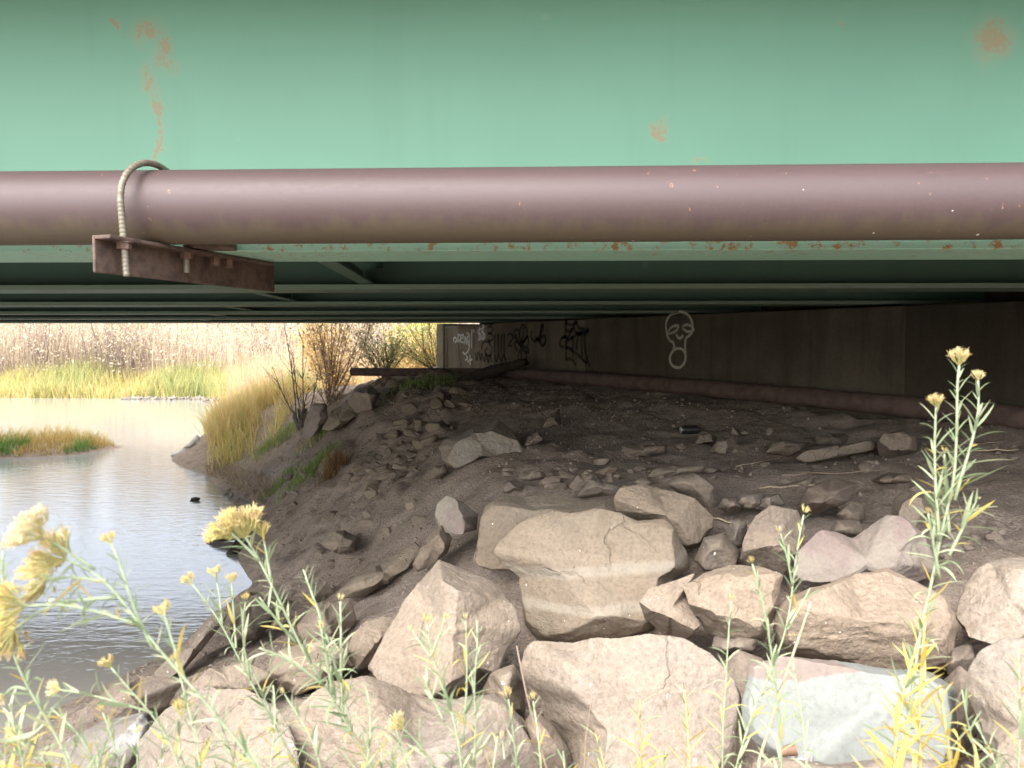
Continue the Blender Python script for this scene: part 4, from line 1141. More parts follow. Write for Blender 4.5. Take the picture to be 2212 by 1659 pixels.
log('driftwood_log', [P(930, 838, 11.6), P(1000, 822, 11.2), P(1070, 800, 10.9), P(1136, 783, 10.6)], [0.05, 0.075, 0.08, 0.05], 'weathered log resting across the rusted pipe at the wall foot', 'log', 6)
V, Fc = hewn(400, 4, 6)
o = obj('floating_debris', V * np.array([0.085, 0.06, 0.035]) * (1 + .2 * fbm(V * 2, 2))[:, None] + P(420, 1083, 11.1) * np.array([1, 1, 0]) + np.array([0, 0, 0.012]), Fc, M['driftwood'], smooth=True)
tag(o, 'small dark lump floating alone on the river', 'debris')
d = hit(1490, 942)
p = P(1490, 940, d)
can = empty('black_can', tuple(p)); tag(can, 'black drinks can lying on the dirt bench under the head graffiti', 'can')
mb = MB(); mb.tube([(-0.075, 0, 0.045), (-0.066, 0, 0.045), (-0.06, 0, 0.045), (0.06, 0, 0.045), (0.066, 0, 0.045), (0.075, 0, 0.045)], [0.026, 0.030, 0.038, 0.038, 0.030, 0.027], 20)
auto_smooth(obj('can_body', np.concatenate(mb.v), mb.f, M['black'], can))
mb = MB(); mb.tube([(-0.079, 0, 0.045), (-0.0755, 0, 0.045)], 0.028, 20)
obj('can_lid', np.concatenate(mb.v), mb.f, M['tin'], can)
can.rotation_euler = (0, 0, 0.15)
p = P(1700, 1630, 2.12)
cup = empty('paper_cup', tuple(p)); cup.scale = (.6, .6, .6); tag(cup, 'torn brown paper cup wedged below the pale mint slab', 'cup')
mb = MB(); mb.tube([(-0.03, 0, 0.012), (0.012, 0, 0.02), (0.035, 0, 0.024)], [0.019, 0.025, 0.028], 18, cap=False)
auto_smooth(obj('cup_wall', np.concatenate(mb.v), mb.f, M['cup'], cup))
mb = MB(); mb.tube([(0.0345, 0, 0.024), (0.037, 0, 0.0245)], 0.030, 18, cap=False); obj('cup_rim', np.concatenate(mb.v), mb.f, M['cup'], cup)
p = P(1738, 1645, 2.1)
V, Fc = hewn(410, 4, 14, 0.45, 0.8)
o = obj('crushed_can', V * np.array([0.04, 0.03, 0.026]) * (1 + .15 * fbm(V * 4, 3))[:, None] + p, Fc, M['tin'], loc=tuple(p))
tag(o, 'crushed silver can wedged below the pale mint slab', 'can')

# twigs lying on the dirt
for i, (a, b, dz) in enumerate([((1690, 1030), (1900, 1022), .01), ((1640, 1058), (1820, 1048), .01), ((1590, 1010), (1720, 984), .01), ((1500, 1120), (1640, 1150), .02), ((2010, 970), (2180, 962), .02), ((2020, 985), (2200, 978), .02)]):
    q = []
    for t in np.linspace(0, 1, 9):
        px, py = a[0] + (b[0] - a[0]) * t, a[1] + (b[1] - a[1]) * t
        d = hit(px, py); p = P(px, py, d); q.append(p + [0, 0, dz + R.uniform(-.004, .008)])
    mb = MB(); mb.tube(q, np.linspace(0.006, 0.003, 9), 5)
    tag(mb.build('dry_twig', M['straw'] if i % 2 else M['dry'], smooth=True), 'thin dry twig lying on the shaded dirt bench', 'twig', 'dry twigs on the dirt bench')

# ------------------------------------------------------------------ far vegetation
def blades(name, P0, H, Wd, lean, colr, mat, parent=None, loc=None, taper=0.55):
    n = len(P0)
    yaw = NR.uniform(0, 2 * math.pi, n)
    side = np.c_[np.cos(yaw), np.sin(yaw), np.zeros(n)] * (Wd / 2)[:, None]
    up = np.array([0, 0, 1.0])
    mid = P0 + lean * 0.35 * H[:, None] + up * (0.55 * H)[:, None]
    tip = P0 + lean * H[:, None] + up * (H * 0.97)[:, None]
    V = np.stack([P0 - side, P0 + side, mid - side * taper, mid + side * taper, tip], 1).reshape(-1, 3)
    b = (np.arange(n) * 5)[:, None]
    Fq = b + np.array([0, 1, 3, 2]); Ft = b + np.array([2, 3, 4])
    o = obj(name, V, Fq.tolist() + Ft.tolist(), mat, parent, False, loc)
    at = o.data.color_attributes.new('tint', 'FLOAT_COLOR', 'POINT')
    c = np.ones((n, 5, 4)); c[:, :, :3] = colr[:, None]
    at.data.foreach_set('color', c.ravel())
    return o

def flecks(name, C, s, colr, mat, parent=None, loc=None):
    """leaf sized triangular pairs at points C"""
    n = len(C)
    a = NR.normal(size=(n, 3)); a /= np.linalg.norm(a, axis=1)[:, None]
    b = NR.normal(size=(n, 3)); b -= a * (a * b).sum(1)[:, None]; b /= np.linalg.norm(b, axis=1)[:, None]
    a = a * s[:, None]; b = b * (s * 0.32)[:, None]
    V = np.stack([C - a, C + b, C + a, C - b], 1).reshape(-1, 3)
    Fq = (np.arange(n) * 4)[:, None] + np.array([0, 1, 2, 3])
    o = obj(name, V, Fq.tolist(), mat, parent, False, loc)
    at = o.data.color_attributes.new('tint', 'FLOAT_COLOR', 'POINT')
    c = np.ones((n, 4, 4)); c[:, :, :3] = colr[:, None]
    at.data.foreach_set('color', c.ravel())
    return o

def pick(cols, n, jit=0.15, w=None):
    cols = np.array(cols)
    i = NR.choice(len(cols), n, p=w)
    return cols[i] * NR.uniform(1 - jit, 1 + jit, (n, 1))

def leanv(n, s): a = NR.normal(0, s, (n, 3)); a[:, 2] = 0; return a

def area(n, x0, x1, y0, y1, sdlo, sdhi=1e9):
    x = NR.uniform(x0, x1, n * 4); y = NR.uniform(y0, y1, n * 4)
    sd = river_sd(x, y)
    k = (sd > sdlo) & (sd < sdhi)
    x, y = x[k][:n], y[k][:n]
    return np.c_[x, y, np.maximum(gh(x, y), 0)]

# willow thicket on the far bank
p = area(15000, -31, 4, 32.5, 42, 1.6)
n = len(p)
cl = fbm(np.c_[p[:, 0] * 0.55, p[:, 1] * 0.5, p[:, 0] * 0], 3)
h = NR.uniform(1.0, 3.0, n) * sst((p[:, 1] - 31) / 4 * 0.7 + 0.3) * (1.05 + 0.75 * cl)
c = pick([(0.48, 0.39, 0.30), (0.54, 0.44, 0.33), (0.56, 0.47, 0.29), (0.36, 0.27, 0.24), (0.60, 0.50, 0.36), (0.30, 0.22, 0.19)], n)
c = c * (0.95 + 0.75 * fbm(np.c_[p[:, 0] * 0.35 + 9, p[:, 1] * 0.5, p[:, 0] * 0], 3))[:, None]
tag(blades('willow_thicket', p, h, NR.uniform(0.02, 0.05, n), leanv(n, 0.2) + 0.12 * np.c_[cl, cl, cl * 0], c, M['blade']), 'dense pinkish tan willow thicket along the far bank', 'willow thicket', kind='stuff')
p2 = p[NR.integers(0, n, 42000)] + NR.normal(0, 0.25, (42000, 3)) * [1, 1, 0]
p2[:, 2] += NR.uniform(0.5, 3.0, len(p2)) * sst((p2[:, 1] - 31) / 4 * 0.7 + 0.3)
c = pick([(0.56, 0.46, 0.36), (0.62, 0.52, 0.32), (0.54, 0.44, 0.35), (0.64, 0.56, 0.42)], len(p2))
tag(flecks('willow_leaves', p2, NR.uniform(0.04, 0.10, len(p2)), c, M['blade']), 'autumn leaves thinly spread through the far willow thicket', 'willow leaves', kind='stuff')
# sedge strip at the far water's edge
p = area(14000, -26, -9.5, 28, 35.0, 0.05, 2.4)
n = len(p)
g = fbm(np.c_[p[:, 0] * 0.45, p[:, 1] * 0.3, p[:, 0] * 0], 2)
c = np.where((g + NR.normal(0, .25, n) > 0.25)[:, None], pick([(0.30, 0.34, 0.13), (0.40, 0.40, 0.18)], n), pick([(0.52, 0.45, 0.18), (0.46, 0.42, 0.16), (0.58, 0.48, 0.24)], n))
h = NR.uniform(0.3, 1.05, n) * (0.75 + 0.9 * g)
tag(blades('sedge_grass', p, h, NR.uniform(0.025, 0.05, n), leanv(n, 0.28), c, M['blade']), 'yellow green sedge along the far water edge', 'grass', kind='stuff')
# grass on the islet
x = NR.uniform(-12.2, -7.2, 16000); y = NR.uniform(14.6, 18.8, 16000)
z = gh(x, y); k = z > 0.02
p = np.c_[x, y, z][k]; n = len(p)
g = fbm(p * [1.3, 1.3, 0] + 3, 3)
front = p[:, 1] - (16.2 + 0.25 * (p[:, 0] + 9.7)) < -0.3
c = np.where(((g > 0.0) & front)[:, None], pick([(0.12, 0.24, 0.05), (0.18, 0.28, 0.07)], n), pick([(0.50, 0.36, 0.13), (0.54, 0.42, 0.18), (0.40, 0.27, 0.09)], n))
tag(blades('islet_grass', p, NR.uniform(0.08, 0.26, n) * (1 + 1.3 * g + 0.8 * np.maximum(0, fbm(p * [2.2, 2.2, 0] + 21, 2))), NR.uniform(0.010, 0.022, n), leanv(n, 0.5), c, M['blade']), 'green and straw coloured grass covering the low islet in the river', 'grass', kind='stuff')
# golden grass on the near point of the right bank
p = area(60000, -11.5, -3.2, 13.2, 29, 0.03)
p = p[NR.random(len(p)) < np.clip(1.2 - (p[:, 1] - 15) * 0.06, 0.3, 1) * np.clip((river_sd(p[:, 0], p[:, 1]) + 0.05) / 0.3, 0.45, 1)]
k = (p[:, 0] < -4.0) ; p = p[k]; n = len(p)
g = fbm(p * [0.8, 0.8, 0] + 8, 3)
path = np.exp(-((p[:, 0] + 4.35 + 0.15 * (p[:, 1] - 14)) / 0.28) ** 2) * (p[:, 1] < 15.0)
k = NR.random(n) > path; p = p[k]; g = g[k]; n = len(p)
c = np.where((p[:, 1] + NR.normal(0, .5, n) < 14.3)[:, None], pick([(0.42, 0.40, 0.13), (0.50, 0.44, 0.16), (0.58, 0.44, 0.17)], n), pick([(0.64, 0.46, 0.16), (0.68, 0.53, 0.23), (0.56, 0.49, 0.19), (0.64, 0.48, 0.26)], n))
h = NR.uniform(0.18, 0.50, n) * np.clip(0.35 + (p[:, 1] - 13.0) * 0.45, 0.3, 1.15) * (1 + 0.9 * g)
tag(blades('golden_grass', p, h, NR.uniform(0.010, 0.022, n), leanv(n, 0.3), c, M['blade']), 'golden autumn grass on the near grassy point', 'grass', kind='stuff')
# reddish stalks behind it up to the shrubs
p = area(7000, -11, 0.5, 18.5, 32, 0.3); n = len(p)
c = pick([(0.46, 0.30, 0.21), (0.54, 0.38, 0.24), (0.56, 0.42, 0.20), (0.60, 0.46, 0.30)], n)
h = NR.uniform(0.6, 1.5, n)
tag(blades('tan_weed_stalks', p, h, NR.uniform(0.014, 0.035, n), leanv(n, 0.14), c, M['blade']), 'pinkish tan weed stalks beyond the grassy point', 'weeds', kind='stuff')
# green and dry grass bits on the lit bank
def tuft(name, label, px, py, rx, n, hlo, hhi, cols, group=None, d=None, cat='grass tuft'):
    d = d or hit(px, py)
    c0 = P(px, py, d)
    x = c0[0] + NR.normal(0, rx, n); y = c0[1] + NR.normal(0, rx, n)
    p = np.c_[x, y, gh(x, y) - 0.01]
    k = p[:, 2] > 0.0; p = p[k]; n = len(p)
    ln = leanv(n, 0.35)
    o = blades(name, p, NR.uniform(hlo, hhi, n), NR.uniform(0.006, 0.014, n), ln, pick(cols, n), M['blade'], loc=tuple(c0))
    return tag(o, label, cat, group, 'stuff')
GRN = [(0.17, 0.25, 0.07), (0.24, 0.28, 0.09), (0.13, 0.19, 0.06)]
RUS = [(0.20, 0.12, 0.06), (0.28, 0.18, 0.09), (0.15, 0.09, 0.05)]
tuft('grass_tuft', 'rusty brown grass tuft on the lip of the dark slope', 722, 1012, 0.07, 500, 0.08, 0.24, RUS)
tuft('grass_tuft', 'green grass patch left of the rusty brown tuft', 678, 1015, 0.16, 700, 0.05, 0.16, GRN)
tuft('grass_tuft', 'small bright green grass patch low on the eroded bank', 604, 1052, 0.12, 500, 0.04, 0.13, GRN)
tuft('grass_tuft', 'green grass under the free end of the rusted pipe', 930, 828, 0.28, 900, 0.04, 0.13, GRN)
tuft('grass_tuft', 'green grass at the foot of the upright grey rock', 600, 950, 0.25, 900, 0.06, 0.18, GRN + [(0.40, 0.34, 0.12)])
tuft('grass_tuft', 'pale dry grass near the flat topped rock', 700, 935, 0.2, 500, 0.05, 0.16, GRN + [(0.44, 0.36, 0.16)])
# matted roots hanging over the undercut bank
p = area(1500, -5.3, -2.9, 10.6, 13.6, 0.0, 0.28); n = len(p)
tag(blades('matted_roots', p + [0, 0, 0.02], NR.uniform(0.05, 0.18, n), NR.uniform(0.006, 0.014, n), leanv(n, 0.9), pick([(0.20, 0.15, 0.11), (0.27, 0.20, 0.14), (0.38, 0.30, 0.19)], n), M['blade']), 'matted dead roots and grass on the undercut river edge', 'roots', kind='stuff')

# shrubs and trees that can be told apart
def shrub(name, label, base, tips, r0, bark, leaf_n=0, leaf_cols=None, leaf_s=(0.02, 0.05), twigs=5, twig_len=0.35, spread=0.12, group=None, cat='shrub', seed=0, leaf_from=0.35, leafp='foliage'):
    rr = random.Random(seed)
    base = np.array(base)
    root = empty(name, tuple(base)); tag(root, label, cat, group)
    ends = []
    for t in tips:
        t = np.array(t)
        L_ = np.linalg.norm(t - base)
        b = base + np.array([rr.uniform(-1, 1), rr.uniform(-1, 1), 0]) * 0.07 * L_
        bow = np.array([rr.uniform(-1, 1), rr.uniform(-1, 1), rr.uniform(-.3, .3)]) * spread * L_
        q = [b + (t - b) * s + bow * math.sin(math.pi * s) * (1 - .4 * s) for s in np.linspace(0, 1, 9)]
        st = MB(); st.tube(q, np.linspace(r0, r0 * 0.25, 9), 5)
        tw = 0
        for k in range(twigs):
            s = rr.uniform(0.25, 0.95); i = int(s * 8); p0 = np.array(q[i])
            dr = unit(q[min(i + 1, 8)] - q[max(i - 1, 0)]) + np.array([rr.gauss(0, .5), rr.gauss(0, .5), rr.gauss(0, .3)])
            l_ = twig_len * rr.uniform(.5, 1.2)
            w = [p0 + unit(dr) * l_ * v + np.array([0, 0, .12 * l_ * v * v]) for v in np.linspace(0, 1, 5)]
            st.tube(w, np.linspace(r0 * .4, r0 * .12, 5), 4, cap=False)
            ends += w[1:]
        ends += q[int(8 * leaf_from):]
        obj('stem', np.concatenate(st.v) - base, st.f, bark, root, True)
    if leaf_n:
        e = np.array(ends)
        c = e[NR.integers(0, len(e), leaf_n)] + NR.normal(0, 0.07 + spread * 0.3, (leaf_n, 3))
        o = flecks(leafp, c - base, NR.uniform(*leaf_s, leaf_n), pick(leaf_cols, leaf_n), M['blade'], root)
        o['kind'] = 'stuff'
    return root
def tipset(px0, px1, py0, py1, d, n, seed, dd=0.4):
    rr = random.Random(seed)
    return [P(rr.uniform(px0, px1), rr.uniform(py0, py1), d + rr.uniform(-dd, dd)) for _ in range(n)]
ORG = [(0.66, 0.46, 0.17), (0.70, 0.55, 0.27), (0.62, 0.47, 0.26)]
YLG = [(0.50, 0.48, 0.14), (0.58, 0.54, 0.20), (0.44, 0.44, 0.14)]
PGR = [(0.40, 0.45, 0.26), (0.48, 0.50, 0.28), (0.54, 0.52, 0.24)]
b0 = P(650, 915, 12.6); b0[2] = gh(b0[0], b0[1])[0]
shrub('twiggy_shrub', 'bare twiggy shrub with a dark stubby base on the lit bank', b0, [P(612, 690, 12.4), P(655, 715, 12.6), P(690, 790, 12.7), P(588, 790, 12.4), P(632, 760, 12.6), P(668, 830, 12.8)], 0.014, M['bark'], 120, ORG, (0.015, 0.03), 7, 0.4, 0.06, seed=1)
st = MB(); rr = random.Random(4)
for k in range(26):
    a = rr.uniform(0, 6.28); l_ = rr.uniform(.12, .36)
    st.tube([b0 - [0, 0, .05], b0 + np.array([math.cos(a) * .12, math.sin(a) * .12, l_])], [0.035, 0.012], 5)
o = obj('stump_shoots', np.concatenate(st.v) - b0, st.f, M['bark_dark'], bpy.data.objects['twiggy_shrub'], True); o['kind'] = 'stuff'
b1 = P(715, 868, 13.6); b1[2] = gh(b1[0], b1[1])[0]
shrub('willow_shrub', 'tall reddish stemmed willow with orange leaves on the lit bank', b1, tipset(664, 812, 660, 705, 13.6, 17, 5), 0.012, M['bark_red'], 1300, [(0.62, 0.48, 0.27), (0.60, 0.42, 0.18), (0.52, 0.38, 0.26)], (0.02, 0.05), 7, 0.5, 0.05, seed=2)
b2 = P(706, 905, 13.2); b2[2] = gh(b2[0], b2[1])[0]
shrub('dead_brush', 'tangled dead brush heaped at the foot of the willow', b2, tipset(655, 765, 840, 905, 13.1, 16, 6, .3), 0.012, M['bark'], 500, [(0.36, 0.24, 0.12), (0.42, 0.30, 0.16)], (0.02, 0.05), 8, 0.3, 0.2, seed=3)
b3 = P(832, 832, 13.4); b3[2] = gh(b3[0], b3[1])[0]
shrub('sagebrush', 'dark stemmed sagebrush behind the free pipe end', b3, tipset(770, 905, 715, 775, 13.4, 16, 7), 0.011, M['bark_dark'], 2200, PGR + YLG, (0.015, 0.035), 9, 0.32, 0.10, seed=4, leaf_from=.6)
b4 = P(945, 795, 14.6); b4[2] = gh(b4[0], b4[1])[0]
shrub('sagebrush', 'arching grey brush leaning out from the wall end', b4, tipset(845, 960, 690, 770, 14.5, 18, 8), 0.011, M['bark_dark'], 1700, YLG, (0.015, 0.04), 9, 0.35, 0.12, seed=5, leaf_from=.6)
b5 = P(884, 800, 18.5); b5[2] = gh(b5[0], b5[1])[0]
shrub('orange_shrub', 'bright orange leaved shrub glowing behind the sagebrush', b5, tipset(830, 950, 715, 790, 18.5, 14, 9), 0.012, M['bark_red'], 4200, ORG, (0.03, 0.07), 7, 0.45, 0.12, seed=6)
b6 = P(905, 770, 21.0); b6[2] = gh(b6[0], b6[1])[0]
shrub('yellow_shrub', 'tall yellow green shrub furthest back beside the wall end', b6, tipset(850, 985, 640, 740, 21, 14, 10), 0.025, M['bark'], 4200, YLG, (0.04, 0.09), 7, 0.6, 0.10, seed=7)
b7 = P(640, 862, 16.5); b7[2] = gh(b7[0], b7[1])[0]
shrub('pale_rabbitbrush', 'rounded pale green rabbitbrush between grass and willow', b7, tipset(600, 682, 800, 835, 16.5, 20, 11, .3), 0.010, M['bark'], 4000, PGR, (0.02, 0.05), 6, 0.18, 0.10, seed=8)
b8 = P(770, 820, 17.5); b8[2] = gh(b8[0], b8[1])[0]
shrub('golden_willow', 'golden leaved willow behind the reddish stems', b8, tipset(650, 730, 660, 760, 17.5, 12, 12), 0.02, M['bark_red'], 4200, ORG, (0.03, 0.07), 6, 0.5, 0.08, seed=9)
# bare cottonwoods far behind the thicket
tree_lab = ['slender pale bare tree behind the thicket at the far left', 'leaning bare grey tree behind the thicket left of centre gap', 'forked bare tree above the middle of the far thicket', 'dark bushy evergreen looking tree behind the far thicket', 'bare whitish tree behind the thicket above the gravel bar', 'thin golden tree behind the thicket near the shrubs', 'yellow leaved tree filling the gap left of the shrubs']
for k, px in enumerate((40, 150, 300, 500, 400, 590, 800)):
    d = 44 + 2 * (k % 3)
    b = P(px, 760, d); b[2] = gh(b[0], b[1])[0]
    tp = [b + np.array([R.uniform(-1.2, 1.2), R.uniform(-1, 1), R.uniform(4.5, 7.0)]) for _ in range(6)]
    cols = [(0.52, 0.42, 0.26), (0.46, 0.38, 0.28), (0.60, 0.48, 0.22)] if k != 3 else [(0.10, 0.12, 0.06), (0.14, 0.15, 0.08)]
    if k >= 5: cols = ORG
    shrub('cottonwood_tree', tree_lab[k], b, tp, 0.10, M['bark'], 1500, cols, (0.08, 0.20), 7, 1.6, 0.08, cat='tree', seed=20 + k, leafp='crown')
# woodland mass behind everything in the gap
p = area(9000, -46, 14, 45, 60, 3.0); n = len(p)
h = NR.uniform(3.5, 8.0, n)
tag(blades('far_woods', p, h, NR.uniform(0.08, 0.30, n), leanv(n, 0.06), pick([(0.50, 0.38, 0.26), (0.42, 0.34, 0.27), (0.58, 0.46, 0.24), (0.36, 0.30, 0.26)], n), M['blade']), 'hazy autumn woodland far beyond the thicket', 'woods', kind='stuff')

# ------------------------------------------------------------------ flowering rabbitbrush in front
leaf_meshes = {}
def leaf_mesh(var, col):
    key = (var, col)
    if key not in leaf_meshes:
        bend = [0.15, 0.5, 0.9, 1.4, -0.3, 2.0][var]
        V, Fc = [], []
        n = 7
        x, z, a = 0.0, 0.0, 0.0
        prof = [0.35, 0.8, 1.0, 0.95, 0.8, 0.5, 0.04]
        for k in range(n):
            w = prof[k] * 0.052
            V += [(-w, x, z), (0, x, z - w * 0.5), (w, x, z)]
            a = -bend * ((k + 1) / n) ** 1.3
            x += math.cos(a) / (n - 1); z += math.sin(a) / (n - 1)
        for k in range(n - 1):
            for j in (0, 1):
                Fc.append((3 * k + j, 3 * k + j + 1, 3 * k + j + 4, 3 * k + j + 3))
        leaf_meshes[key] = mesh('leaf', V, Fc, M[col], True)
    return leaf_meshes[key]

head_meshes = {}
def head_mesh(var, style):
    key = (var, style)
    if key not in head_meshes:
        r = random.Random(900 + var * 7 + len(style))
        V, Fc, mi = [], [], []
        def spike(p0, dr, l_, w0, w1, curl, mat, n=5):
            dr = unit(dr); s = unit(np.cross(dr, [r.gauss(0, 1), r.gauss(0, 1), r.gauss(0, 1)])); t = np.cross(dr, s)
            b0 = len(V)
            p = np.array(p0, float)
            for k in range(n):
                f = k / (n - 1)
                w = w0 + (w1 - w0) * f
                for a in range(3):
                    an = a * 2.094
                    V.append(p + (s * math.cos(an) + t * math.sin(an)) * w)
                dr = unit(dr + curl * s * f)
                p = p + dr * l_ / (n - 1)
            for k in range(n - 1):
                for a in range(3):
                    Fc.append((b0 + 3 * k + a, b0 + 3 * k + (a + 1) % 3, b0 + 3 * k + 3 + (a + 1) % 3, b0 + 3 * k + 3 + a)); mi.append(mat)
        nb, wide = {'big': (60, 0.92), 'mid': (22, 0.55), 'bud': (9, 0.38)}[style]
        for k in range(nb):
            a = r.uniform(0, 6.28); rr_ = wide * math.sqrt(r.random()) * r.uniform(.8, 1.15)
            top = np.array([math.cos(a) * rr_, math.sin(a) * rr_, 0.75 - 0.25 * rr_ * rr_ + r.uniform(-.2, .12)])
            dr = top - np.array([0, 0, -0.35])
            if style != 'bud': spike((0, 0, -0.05), top - np.array([0, 0, -0.05]), np.linalg.norm(top) * 0.75, 0.013, 0.015, r.uniform(-.1, .1), 0)
            st = top - unit(dr) * 0.18
            spike(st - unit(dr) * 0.12, dr, 0.32, 0.03, 0.05, r.uniform(-.1, .1), 0, 4)
            for q in range(8 if style != 'bud' else 4):
                spike(st + unit(dr) * 0.12, dr + np.array([r.gauss(0, .3), r.gauss(0, .3), r.gauss(0, .2)]), r.uniform(.2, .55), 0.024, 0.012, r.uniform(-1.3, 1.3), 2 if r.random() < .35 else 1)
        m = mesh('flower_head', np.array(V), Fc, M['bract'], True)
        m.materials.append(M['floret_y'] if var % 2 else M['floret'])
        m.materials.append(M['floret_tan'])
        m.polygons.foreach_set('material_index', mi)
        head_meshes[key] = m
    return head_meshes[key]

def frame(y, zref):
    y = unit(y); x = np.cross(y, zref); x = unit(x); z = np.cross(x, y)
    return np.c_[x, y, z]

def plant(label, stems, seed, d, leaf=(48, 80), yellow=0.15, dens=1.0, group='rabbitbrush stems in the foreground', thick=6.0, name='rabbitbrush'):
    """STEMS: list of (picture points from low to top, head style or None, head size px, dist offset). The first stem carries the plant to the ground"""
    rr = random.Random(seed)
    b = P(*stems[0][0][0], d)
    gz_ = gh(b[0], b[1] + 0.02)[0]
    base = np.array([b[0] + rr.uniform(-.03, .03), b[1] + 0.03, min(gz_, b[2] - 0.02)])
    root = empty(name, tuple(base)); tag(root, label, 'plant', group)
    for si, st in enumerate(stems):
        pp_, style, hs_ = st[0], st[1], st[2]
        do = st[3] if len(st) > 3 else 0.0
        pts = [P(q[0], q[1], d + do * (k / max(1, len(pp_) - 1))) for k, q in enumerate(pp_)]
        side = len(st) > 4 and st[4]
        if not side and pp_[0][1] > 1600:
            low = base + np.array([rr.uniform(-.03, .03), rr.uniform(-.02, .03), 0])
            pts = [low] + pts
        pts = np.array(pts)
        t = np.r_[0, np.cumsum(np.linalg.norm(np.diff(pts, axis=0), axis=1))]
        n = max(8, int(t[-1] / 0.02))
        tt = np.linspace(0, t[-1], n)
        q = np.stack([np.interp(tt, t, pts[:, i]) for i in range(3)], 1)
        for _ in range(3): q[1:-1] = (q[:-2] + 2 * q[1:-1] + q[2:]) / 4
        px1 = d / F
        th = thick * px1 * (0.75 if side else 1.0)
        mb = MB(); mb.tube(q - base, np.linspace(th * 0.62, th * 0.30, n), 7)
        so = obj('stem', np.concatenate(mb.v), mb.f, M['stem'] if (yellow < 0.5) else M['stem_low'], root, True)
        # leaves
        L_ = tt[-1]
        vis0 = 0.0 if side else max(0.0, (t[1] if pp_[0][1] > 1600 and len(t) > 2 else 0.0) - 0.10)
        step = 0.0078 / dens * d / 1.2
        s = vis0 + (0.02 if side else 0)
        az = rr.uniform(0, 6.28)
        while s < L_ - 0.006 and len(so.children) < 280:
            f = (s - vis0) / (L_ - vis0)
            i = min(n - 2, int(s / L_ * (n - 1)))
            tg = unit(q[i + 1] - q[i]); p = np.array([np.interp(s, tt, q[:, k]) for k in range(3)])
            az += 2.4 + rr.uniform(-.3, .3)
            o1 = unit(np.cross(tg, [0.3, 1, 0.1])); o2 = np.cross(tg, o1)
            out = o1 * math.cos(az) + o2 * math.sin(az)
            al2 = math.radians(rr.uniform(28, 62) * (1.25 - 0.5 * f))
            dr = tg * math.cos(al2) + out * math.sin(al2)
            ln = rr.uniform(*leaf) * px1 * (1.1 - 0.65 * f ** 1.5)
            py_ = (1 - f) * 0.9
            col = 'leaf_yellow' if rr.random() < yellow * (0.4 + 1.6 * py_) else ('leaf_pale' if rr.random() < 0.35 else 'leaf_green')
            lf = bpy.data.objects.new('leaf', leaf_mesh(rr.choice([0, 0, 1, 1, 2, 3, 4, 5] if f < .8 else [0, 1, 1, 2]), col))
            COL.objects.link(lf); lf.parent = so
            m3 = frame(dr, unit(np.cross(np.cross(dr, tg), dr) + 1e-6)) * ln
            m4 = Matrix([[*m3[r_], (p - base)[r_]] for r_ in range(3)] + [[0, 0, 0, 1]])
            lf.matrix_local = m4
            s += step * rr.uniform(.7, 1.4)
        if style:
            k_ = hs_ * px1
            tg = unit(q[-1] - q[-3])
            hd = bpy.data.objects.new('flower_head', head_mesh(rr.randrange(4), style))
            COL.objects.link(hd); hd.parent = so
            zx = unit(np.cross(tg, [0.2, 1, 0.1])); yx = np.cross(tg, zx)
            m3 = np.c_[zx, yx, tg] * k_ * rr.uniform(.9, 1.1)
            hd.matrix_local = Matrix([[*m3[r_], (q[-1] - base)[r_]] for r_ in range(3)] + [[0, 0, 0, 1]])
    return root

plant('tallest rabbitbrush at the right, topped with three yellow flower heads above the dark gap',
      [([(1945, 1670), (1970, 1500), (1990, 1350), (2015, 1250), (2035, 1140), (2062, 1040), (2068, 900), (2066, 800), (2072, 790)], 'mid', 36),
       ([(2062, 1080), (2085, 1000), (2108, 930), (2120, 870), (2113, 822)], 'mid', 22, 0.02, True),
       ([(2030, 1170), (2022, 1080), (2018, 980), (2020, 900), (2022, 880)], 'mid', 26, -0.02, True),
       ([(2050, 1150), (2042, 1040), (2040, 980)], 'bud', 14, 0.03, True), ([(2030, 1250), (2010, 1140), (2005, 1110)], 'bud', 14, -0.03, True),
       ([(2050, 1200), (2090, 1120), (2110, 1080)], 'bud', 10, 0.04, True)], 31, 1.25, (55, 105), 0.16, 1.15, thick=8.5)
plant('two stemmed rabbitbrush with orange bud tips in front of the purplish ridge',
      [([(1585, 1670), (1625, 1540), (1670, 1440), (1700, 1360), (1712, 1270), (1722, 1180), (1736, 1112)], 'bud', 22),
       ([(1712, 1265), (1700, 1200), (1686, 1152)], 'bud', 15, 0.0, True), ([(1700, 1360), (1735, 1300), (1750, 1270)], None, 0, 0.03, True)], 32, 1.25, (45, 78), 0.14, 1.0, thick=5.5)
plant('rabbitbrush stem leaning left across the tan overhanging rock',
      [([(1690, 1670), (1682, 1540), (1672, 1450), (1655, 1330), (1632, 1235), (1625, 1218)], 'bud', 16)], 33, 1.15, (50, 85), 0.12, 0.9, thick=7)
plant('small rabbitbrush with sparse leaves left of the pale mint slab',
      [([(1560, 1670), (1562, 1560), (1570, 1450), (1572, 1380), (1580, 1300)], 'bud', 18)], 34, 1.3, (40, 75), 0.42, 0.9, thick=5)
plant('yellow leaved rabbitbrush in front of the pale mint slab at lower right',
      [([(1930, 1675), (1938, 1560), (1965, 1440), (1985, 1380)], None, 0), ([(1990, 1670), (1985, 1560), (1990, 1430), (2000, 1330)], None, 0, .05), ([(2060, 1670), (2040, 1560), (2030, 1480)], None, 0, .03)], 35, 1.1, (80, 150), 0.85, 0.85, thick=9)
plant('thin pale rabbitbrush shoot against the mint grey face',
      [([(1745, 1670), (1735, 1560), (1722, 1480), (1712, 1430)], None, 0)], 36, 1.1, (40, 70), 0.1, 0.9, thick=6)
